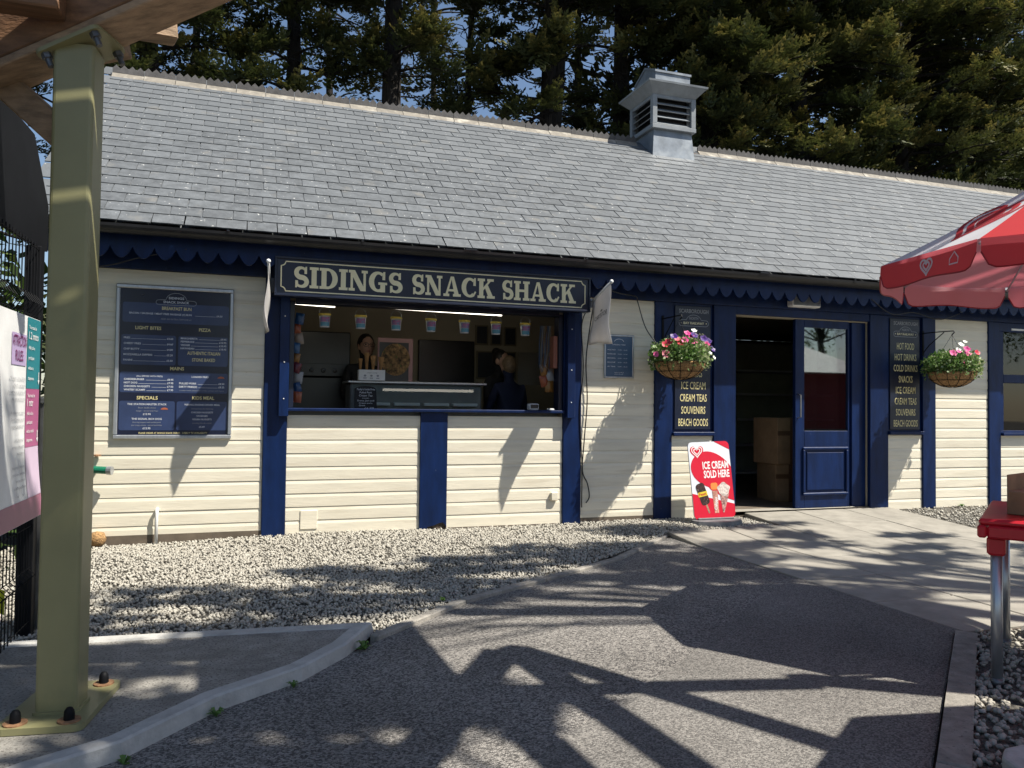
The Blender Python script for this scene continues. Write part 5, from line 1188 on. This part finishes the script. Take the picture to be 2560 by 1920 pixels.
for j in range(ny+1):
    z = .60+.93*j/ny
    for y in ysn: V.append((bowx(z), y, z))
put('panel', mesh('panel', V, [(2*j, 2*j+1, 2*j+3, 2*j+2) for j in range(ny)], m_white), rs).modifiers.new('s', 'SOLIDIFY').thickness = .003
def spl(u, v, e=.0025): return (bowx(v)+e, u, v)
def strip(y0, y1, z0, z1, mat, name, e=.0025, n=6):
    V = []
    for j in range(n+1):
        z = z0+(z1-z0)*j/n; V += [spl(y0, z, e), spl(y1, z, e)]
    put(name, mesh(name, V, [(2*j, 2*j+1, 2*j+3, 2*j+2) for j in range(n)], mat), rs)
strip(-2.625, -2.402, 1.20, 1.527, flatmat('sign_teal', (.02, .20, .23)), 'teal_column'); strip(-2.625, -2.402, .93, 1.198, flatmat('sign_pink', (.40, .10, .22)), 'pink_column')
strip(-2.86, -2.64, 1.30, 1.44, flatmat('sign_lilac', (.46, .36, .56)), 'lilac_box'); strip(-3.5, -2.402, .602, .70, flatmat('sign_rose', (.34, .12, .19)), 'rose_band'); strip(-2.625, -2.402, .702, .928, flatmat('sign_pale_pink', (.62, .48, .60)), 'pale_column')
mb = MB(); text(mb, 'ATTRACTION', -2.75, 1.385, .046, .205, bold=.012, plane=lambda u, v: spl(u, v, .005)); text(mb, 'RULES:', -2.75, 1.32, .046, .12, bold=.012, plane=lambda u, v: spl(u, v, .005)); mb.build('heading', flatmat('plum_print', (.16, .01, .09)), rs)
mb = MB()
for i, w in enumerate(('Max weight is 136 kg. (300 lbs)', 'Must fit in the harness.', 'Footwear secure. No flip-flops or', 'make sure your shoe laces', '', 'No cell phones or cameras.', 'Secure. Operators are not', 'misplaced personal items.', '', 'based on attraction', 'activity at a time except', 'by chaperone.', '', 'No pushing or horseplay.', 'right to expel participants', 'from the attraction.', 'in front of and between')):
    if w: text(mb, w, -2.65, 1.235-.030*i, .013, al='r', plane=lambda u, v: spl(u, v, .005))
for yc in (-2.70, -2.78):
    for q in ribbon(arc(yc, .745, .022, .022, 0, 360, 16), .003): mb.raw([spl(u, v, .005) for u, v in q], [(0, 1, 2, 3)])
mb.build('rules_text', m_greypr, rs)
mb = MB(); q_ = lambda u, v: spl(u, v, .005)
for i, (w, h) in enumerate((('You must be', .017), ('1.2 mtrs', .034), ('(48in) tall to', .015), ('participate', .016), ('without a', .016), ('chaperone.', .016))): text(mb, w, -2.61, 1.475-.047*i, h, .16 if i == 1 else None, al='l', plane=q_, bold=.01)
for i, (w, h) in enumerate((('You must be', .017), ('1 mtr', .034), ('(40in) tall to', .015), ('participate', .016), ('with an adult', .016), ('chaperone.', .016))): text(mb, w, -2.61, 1.160-.041*i, h, .10 if i == 1 else None, al='l', plane=q_, bold=.01)
for z in (1.23, .955): mb.raw([q_(-2.43, z+.05), q_(-2.42, z+.05), q_(-2.42, z+.012), q_(-2.41, z+.012), q_(-2.425, z-.01), q_(-2.44, z+.012), q_(-2.43, z+.012)], [tuple(range(7))])
mb.build('column_text', m_white, rs)
single('barrier_tape', MB().raw([(-1.3, -2.4, .30), (-1.12, -2.3, .22), (-1.12, -2.3, .10), (-1.3, -2.4, .24), (-1.3, -2.398, .30), (-1.12, -2.298, .22), (-1.12, -2.298, .10), (-1.3, -2.398, .24)], [(0, 1, 2, 3), (7, 6, 5, 4), (0, 4, 5, 1), (1, 5, 6, 2), (2, 6, 7, 3), (3, 7, 4, 0)]), flatmat('tape_yellow', (.62, .62, .02)), 'scrap of yellow barrier tape behind the mesh fence', 'tape')
# small weeds at the foot of the pad and walls, droppings on the tarmac
def weed(x, y, z, s, label):
    g = rng; V = []; F = []
    for i in range(16):
        a = g.uniform(0, 6.28); l = s*g.uniform(.5, 1); h = s*g.uniform(.3, .9); w = l*.22; c, d = math.cos(a), math.sin(a); n = len(V)
        V += [(x, y, z), (x+c*l*.5-d*w, y+d*l*.5+c*w, z+h), (x+c*l, y+d*l, z+h*.8), (x+c*l*.5+d*w, y+d*l*.5-c*w, z+h)]; F.append((n, n+1, n+2, n+3))
    me = mesh('weed', V, F, m_leaf); a = me.attributes.new('tint', 'FLOAT', 'POINT'); a.data.foreach_set('value', np.full(len(V), .35, dtype=np.float32))
    tag(put('weed', me), label, 'weed', 'small weeds')
for x, y, z, s, l in ((.52, -3.02, .004, .05, 'tuft of green weed at the tip of the concrete pad'), (.18, -3.42, .004, .035, 'small weed midway along the pad edge'), (-.10, -3.63, .004, .04, 'spreading weed at the pad edge near the post'), (-.36, -3.94, .004, .03, 'tiny weed at the pad edge below the base plate'), (7.62, -.02, .05, .05, 'green weed at the foot of the cream boards right of the door'), (1.05, -2.36, .03, .03, 'low weed against the kerb of the gravel strip')): weed(x, y, z, s, l)
for i, (x, y, l) in enumerate(((1.30, -4.56, 'white bird dropping on the smooth tarmac'), (1.18, -4.62, 'smaller splash of white dropping on the tarmac'))):
    P = [(x+(.035 if i == 0 else .024)*(1+.5*math.sin(a*5+i))*math.cos(a)*1.2, y+(.018+.01*math.sin(a*7))*math.sin(a)) for a in np.linspace(0, 2*math.pi, 26, endpoint=False)]
    single('bird_dropping', MB().prism(P, .0088, .0105, 'z'), m_white, l, 'dropping')
# ------------------------------------------------------------------ trees
def spray_template(seed, n=6):
    """a cypress spray: flat feathered twig, unit length along +x"""
    g = np.random.default_rng(seed); V = []; F = []; T = []
    def leaf(p, d, l, w, t):
        d = d/np.linalg.norm(d); s = np.cross(d, (0, 0, 1)); s /= (np.linalg.norm(s)+1e-9); s = s+g.normal(size=3)*.25; k = len(V)
        V.extend([p, p+d*l*.45+s*w, p+d*l, p+d*l*.45-s*w]); F.append((k, k+1, k+2, k+3)); T.extend([t]*4)
    for i in range(n):
        x = .08+.92*i/(n-1); p = np.array((x, .03*math.sin(x*7), -.10*x*x))
        for sd in (-1, 1):
            L = (.42*(1-x)+.10)*g.uniform(.7, 1.15); a = R(48-18*x)*g.uniform(.8, 1.2); d = np.array((math.cos(a), sd*math.sin(a), g.uniform(-.15, .25)))
            for q in (.0, .38, .68):
                pp = p+d*L*q+g.normal(size=3)*.012; t = x*.5+q*.45
                leaf(pp, d+g.normal(size=3)*.22, L*.60, .050, t)
                if q == .38: leaf(pp+d*L*.15, np.array((math.cos(a*.35), sd*math.sin(a*.35), g.uniform(-.2, .5))), L*.5, .045, t+.08)
        leaf(p, np.array((1, 0, g.uniform(-.1, .3))), .2, .045, x)
    return np.array(V), np.array(F), np.clip(np.array(T), 0, 1)
SPR = [spray_template(s) for s in range(5)]
def frames(D, U):
    X = D/np.linalg.norm(D, axis=1)[:, None]; Y = np.cross(U, X); Y /= (np.linalg.norm(Y, axis=1)[:, None]+1e-9); Z = np.cross(X, Y); return np.stack([X, Y, Z], -1)
def place(P, D, S, tint, g, bank):
    """copies of the sprays at P along D -> arrays"""
    Vs, Fs, Ts = [], [], []; off = 0; U = np.array((0, 0, 1.))+g.normal(size=(len(P), 3))*.35; Rm = frames(D, U); ti = g.integers(0, len(bank), len(P))
    for k, (V0, F0, T0) in enumerate(bank):
        m = ti == k; n = m.sum()
        if not n: continue
        V = np.einsum('nij,kj->nki', Rm[m], V0)*S[m][:, None, None]+P[m][:, None, :]
        Vs.append(V.reshape(-1, 3)); Fs.append((F0[None]+(np.arange(n)*len(V0))[:, None, None]).reshape(-1, 4)+off); off += n*len(V0)
        Ts.append(np.clip(T0[None]*.55+tint[m][:, None], 0, 1).ravel())
    return np.vstack(Vs), np.vstack(Fs), np.concatenate(Ts)
COARSE = [spray_template(s_, 4) for s_ in (31, 32)]
def conifer(base, h, label, seed, r0, rad, band, nb, per, up=150, fork=False, size=.55, bias=.5, dead=20, upsize=1.3, bank=None):
    """trunk and limbs; sprays thickest between the heights in band, coarse crown above"""
    g = np.random.default_rng(seed); b = np.array((*base, -.1)); t = thing('conifer', label, 'tree', (*base, 0), 'conifers behind the kiosk')
    mb = MB(); n = 12
    ax = lambda s: b+np.array((.15*math.sin(s*4+seed), .12*math.cos(s*3+seed), h*s))
    mb.tube([ax(i/n) for i in range(n+1)], [r0*(1-.80*i/n)+(.09 if i == 0 else 0) for i in range(n+1)], 10)
    if fork:
        p0 = ax(.26); mb.tube([p0+np.array((.8*s**.7, -.1*s, h*.7*s)) for s in np.linspace(0, 1, 9)], [r0*.65*(1-.8*s) for s in np.linspace(0, 1, 9)], 8)
    P, D, S, Tn = [], [], [], []; lm = MB()
    for i in range(nb+dead):
        z = g.uniform(*band); p0 = ax(z/h); az = g.uniform(0, 2*math.pi)
        if g.random() < bias: az = -math.pi/2+g.normal()*.85
        L = rad*g.uniform(.5, 1.1); d = np.array((math.cos(az), math.sin(az), 0)); rise = g.uniform(-.05, .5)
        f = lambda q: p0+d*L*q+np.array((0, 0, L*(rise*q-.30*q*q)))
        if i >= nb: f = lambda q: p0+d*L*.7*q+np.array((.12*math.sin(q*6+i), 0, L*(-.05+.2*rise)*q+.08*math.sin(q*5+i)))
        lm.tube([f(q) for q in np.linspace(0, 1, 6)], [(.045 if i < nb else .022)*(1-.8*q)*(.5+L/4) for q in np.linspace(0, 1, 6)], 5, False)
        if i >= nb: continue
        sd = np.array((-d[1], d[0], 0)); gold = .34 if g.random() < .5 else .06
        for _ in range(int(per*(.5+.5*L/rad))):
            q = .25+.75*g.random()**.6
            D.append(d*g.uniform(.3, 1)+sd*g.normal()*.55+np.array((0, 0, g.normal()*.25+.28))); P.append(f(q)+sd*g.normal()*.14*L*(.4+.3*q)+np.array((0, 0, g.normal()*.06)))
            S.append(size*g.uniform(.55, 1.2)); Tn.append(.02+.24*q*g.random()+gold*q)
    mb.build('trunk', m_bark, t, True); lm.build('limbs', m_bark, t, True)
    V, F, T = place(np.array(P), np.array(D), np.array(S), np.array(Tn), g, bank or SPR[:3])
    if up:
        z = g.uniform(band[1]-.5, h, up); az = g.uniform(0, 2*math.pi, up); r_ = rad*1.15*np.sqrt(g.random(up))*(1.05-.6*(z-band[1])/(h-band[1]+.01))
        Pu = np.stack([base[0]+r_*np.cos(az), base[1]+r_*np.sin(az), z], -1); Du = np.stack([np.cos(az), np.sin(az), g.normal(size=up)*.3], -1)
        V2, F2, T2 = place(Pu, Du, upsize*g.uniform(.7, 1.3, up), g.uniform(0, .3, up), g, COARSE); F = np.vstack([F, F2+len(V)]); V = np.vstack([V, V2]); T = np.concatenate([T, T2])
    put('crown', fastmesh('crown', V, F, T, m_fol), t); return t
# row nearest the kiosk, seen over the ridge
conifer((-5.2, 8.4), 15, 'leafy conifer beyond the mesh fence', 19, .24, 2.4, (3.5, 11), 34, 22)
conifer((-1.9, 9.0), 15, 'conifer with golden boughs at the gable end of the kiosk', 20, .22, 1.9, (6.6, 11), 44, 24, bias=.5)
conifer((.8, 9.6), 16, 'conifer with a dark trunk just inside the gable end', 21, .24, 1.7, (7.0, 11.5), 42, 22, bias=.4)
conifer((2.7, 8.8), 17, 'thick-trunked conifer behind the ridge above the menu', 22, .30, 1.5, (7.4, 11.5), 26, 20, bias=.4, dead=60)
conifer((4.6, 10.2), 17, 'slim bare-stemmed conifer with sky showing behind it', 23, .13, 1.5, (7.6, 12), 20, 18, bias=.4, dead=60)
conifer((6.0, 9.0), 18, 'tall forked conifer with dark trunk above the name board', 24, .27, 1.7, (7.4, 12), 30, 20, fork=True, bias=.45, dead=60)
conifer((7.9, 9.4), 18, 'conifer with a straight dark trunk just before the roof vent', 25, .30, 2.0, (7.0, 12.5), 54, 24, bias=.5, dead=60)
conifer((9.8, 8.6), 17, 'dense golden conifer directly behind the roof vent', 26, .28, 2.2, (6.4, 12.5), 74, 26, up=50, bias=.7)
conifer((12.6, 8.8), 17, 'dense low-branched conifer to the right of the roof vent', 27, .30, 2.4, (6.0, 13), 74, 26, up=50, bias=.7)
conifer((15.6, 8.6), 18, 'broad conifer with plumed boughs above the open door', 28, .30, 2.8, (5.6, 13), 76, 26, up=50, bias=.7)
conifer((19.4, 9.2), 18, 'broad conifer with golden tips towards the window end', 29, .30, 3.0, (5.2, 14), 72, 26, up=50, size=.6, bias=.7)
conifer((24.0, 10.4), 18, 'last conifer of the row, far beyond the window end', 30, .30, 3.4, (4.8, 15), 72, 26, up=50, size=.65, bias=.65)
# second row, deeper in the wood
for i, (x, y, l, k) in enumerate(((8.6, 13.0, 'shaded conifer in the second row behind the straight trunk', 34), (12.0, 13.2, 'shaded conifer in the second row right of the vent', 60), (16.5, 13.4, 'shaded conifer in the second row above the open door', 60), (21.5, 14.0, 'shaded conifer in the second row above the list board', 60), (27.5, 15.5, 'shaded conifer in the second row above the parasol', 60), (2.0, 16.5, 'distant thin conifer seen against the sky above the menu', 22), (5.6, 18.0, 'distant thin conifer seen against the sky above the hatch', 22), (-1.5, 15.5, 'distant conifer beyond the gable end', 30))):
    conifer((x, y), 19, l, 40+i, .18, 2.9 if k > 40 else 2.0, (6.5, 15), k, 13 if k > 40 else 9, 50, size=1.55 if k > 40 else .9, bias=.3, dead=26, bank=COARSE)
g = np.random.default_rng(77); n = 500; P = np.stack([g.uniform(-9, 30, n), g.uniform(6.8, 16, n), g.uniform(0, 1, n)**1.6*3.6], -1); D = g.normal(size=(n, 3)); V, F, T = place(P, D, g.uniform(.9, 1.7, n), g.uniform(0, .28, n), g, COARSE)
tag(put('undergrowth', fastmesh('undergrowth', V, F, T, m_fol)), 'dark tangled undergrowth of the wood behind the kiosk', 'undergrowth', kind='stuff')
# broadleaf trees on the sunny side, out of the picture, that dapple the ground and show in the glass
LEAF = [(np.array([(0, 0, 0), (.4, .28, .05), (1, 0, 0), (.4, -.28, .05)]), np.array([(0, 1, 2, 3)]), np.zeros(4))]
def leafy(base, label, boughs, trunk_h, seed, r0=.2, top=None):
    """boughs: (centre, radii, leaves)"""
    g = np.random.default_rng(seed); t = thing('broadleaf_tree', label, 'tree', (*base, 0), 'broadleaf trees on the sunny side'); mb = MB(); lm = MB(); P, S = [], []
    tp = np.array(top if top is not None else (*base, trunk_h)); b = np.array((*base, -.1))
    mb.tube([b+(tp-b)*s+np.array((.12*math.sin(s*5), .1*math.sin(s*4), 0)) for s in np.linspace(0, 1, 8)], [r0*(1-.55*s) for s in np.linspace(0, 1, 8)], 10)
    for c, r_, k in boughs:
        c = np.array(c); lm.tube([b+(tp-b)*.8, (b+(tp-b)*.9)*.5+c*.5+np.array((0, 0, .3)), c], [r0*.2, .022, .008], 5, False)
        q = g.normal(size=(k, 3)); q = q/np.linalg.norm(q, axis=1)[:, None]*g.random((k, 1))**.45; P.append(c+q*np.array(r_)); S.append(g.uniform(.10, .20, k))
    P = np.vstack(P); S = np.concatenate(S); V, F, T = place(P, g.normal(size=(len(P), 3)), S, g.random(len(P)), g, LEAF)
    mb.build('trunk', m_bark, t, True); lm.build('limbs', m_bark, t, True); put('crown', fastmesh('crown', V, F, T, m_folb), t)
def lifted(x, y, z): return (x+.5278*z, y-.3968*z, z)
g = np.random.default_rng(5); bo = []
for y, x0, x1, k in ((-.95, 1.0, 3.6, 3), (-1.25, -.9, 3.2, 5), (-1.55, -.9, 2.6, 6), (-1.85, -1.0, 2.2, 6), (-2.15, -1.0, 1.6, 7), (-2.45, -1.2, 1.1, 6), (-2.8, -1.0, .6, 2), (-3.2, -.9, .5, 3)):
    for _ in range(k): bo.append((lifted(g.uniform(x0, x1), y+g.normal()*.07, g.uniform(7.2, 8.8)), (g.uniform(.3, .6), g.uniform(.05, .11), .10), 95))
leafy((9.8, -9.3), 'spreading broadleaf tree across the path from the gravel strip', bo, 7.5, 61, .15, (6.6, -5.0, 7.6))
bo = []
for _ in range(26): bo.append((lifted(g.uniform(3.2, 6.6), g.uniform(-3.4, -.35), g.uniform(7.2, 9.0)), (g.uniform(.3, .6), g.uniform(.09, .16), .12), 120))
for _ in range(12): bo.append((lifted(g.uniform(2.3, 3.6), g.uniform(-2.2, -1.2), g.uniform(7.2, 9.0)), (g.uniform(.3, .5), g.uniform(.10, .18), .12), 120))
leafy((10.5, -8.2), 'spreading broadleaf tree across the path from the door', bo, 7.5, 62, .17, (8.3, -5.6, 7.6))
bo = []
for _ in range(20): bo.append((lifted(g.uniform(-.8, 1.0), g.uniform(-4.9, -3.5), g.uniform(6.4, 7.4)), (g.uniform(.25, .45), g.uniform(.12, .2), .12), 120))
for zp in (1.15, .95, .35): bo.append(((-.6+.528*5.2, -3.62-.397*5.2, zp+5.2), (.22, .12, .14), 110))  # boughs added out of view to shade the green post
leafy((5.2, -9.0), 'slender broadleaf tree behind the second table', bo, 6.5, 63, .13, (3.6, -6.8, 6.6))
for i, (x, y) in enumerate(((10, -21), (16.5, -23), (23, -20), (3, -24), (-6, -20), (30, -14))):
    bo = [((x+g.normal()*1.8, y+g.normal()*1.5, 3.5+g.random()*5), (1.5, 1.4, 1.1), 420) for _ in range(9)]
    leafy((x, y), ('round broadleaf tree behind the red hut', 'tall broadleaf tree at the end of the red hut', 'broadleaf tree by the yard edge', 'broadleaf tree far across the path', 'broadleaf tree beyond the shelter', 'broadleaf tree beside the yard')[i], bo, 5, 80+i, .22)
rh = thing('red_hut', 'low red hut with a pale grey hipped roof across the yard', 'building', (15, -15.5, 0))
MB().bbox(11.5, 19, -18, -13.5, 0, 2.3, .02).build('wall', m_redwall, rh)
mb = MB(); frus(mb, 11.1, 19.4, -18.4, -13.1, 2.3, 13.4, 17.1, -15.9, -15.6, 3.7); mb.build('roof', M('hut_roof', (.42, .44, .46), .6, var=.1), rh)
MB().bbox(11.45, 19.05, -13.5, -13.46, .0, .5, .01).build('plinth', m_conc, rh)
# shrub and dark hoarding beyond the mesh fence
sb = thing('laurel_shrub', 'leafy green shrub behind the mesh fence at the gable end', 'shrub', (-2.3, -.6, 0)); gg = np.random.default_rng(9); k = 5200
P = np.array((-2.3, -.6, 1.3))+np.clip(gg.normal(size=(k, 3)), -1.5, 1.5)*np.array((.5, 1.0, .85)); V, F, T = place(P, gg.normal(size=(k, 3)), gg.uniform(.07, .15, k), gg.random(k), gg, LEAF); put('foliage', fastmesh('foliage', V, F, T, m_folb), sb)
MB().tube([(-2.4, -.4, 0), (-2.45, -.3, .7), (-2.5, -.2, 1.4)], [.04, .03, .01], 6).build('stem', m_bark, sb)
ho = thing('dark_hoarding', 'dark timber hoarding beyond the mesh fence', 'hoarding', (-3.4, -1.5, 0))
for i in range(14): MB().bbox(-3.42, -3.40, -5.0+.42*i, -4.6+.42*i, 0, 3.0, .004).build('board', m_blackmetal, ho)

#print('TRIS', sum(sum(len(p.vertices)-2 for p in o.data.polygons) if len(o.data.polygons) < 5000 else len(o.data.polygons)*(2 if len(o.data.polygons[0].vertices) == 4 else 1) for o in bpy.data.objects if o.type == 'MESH'))
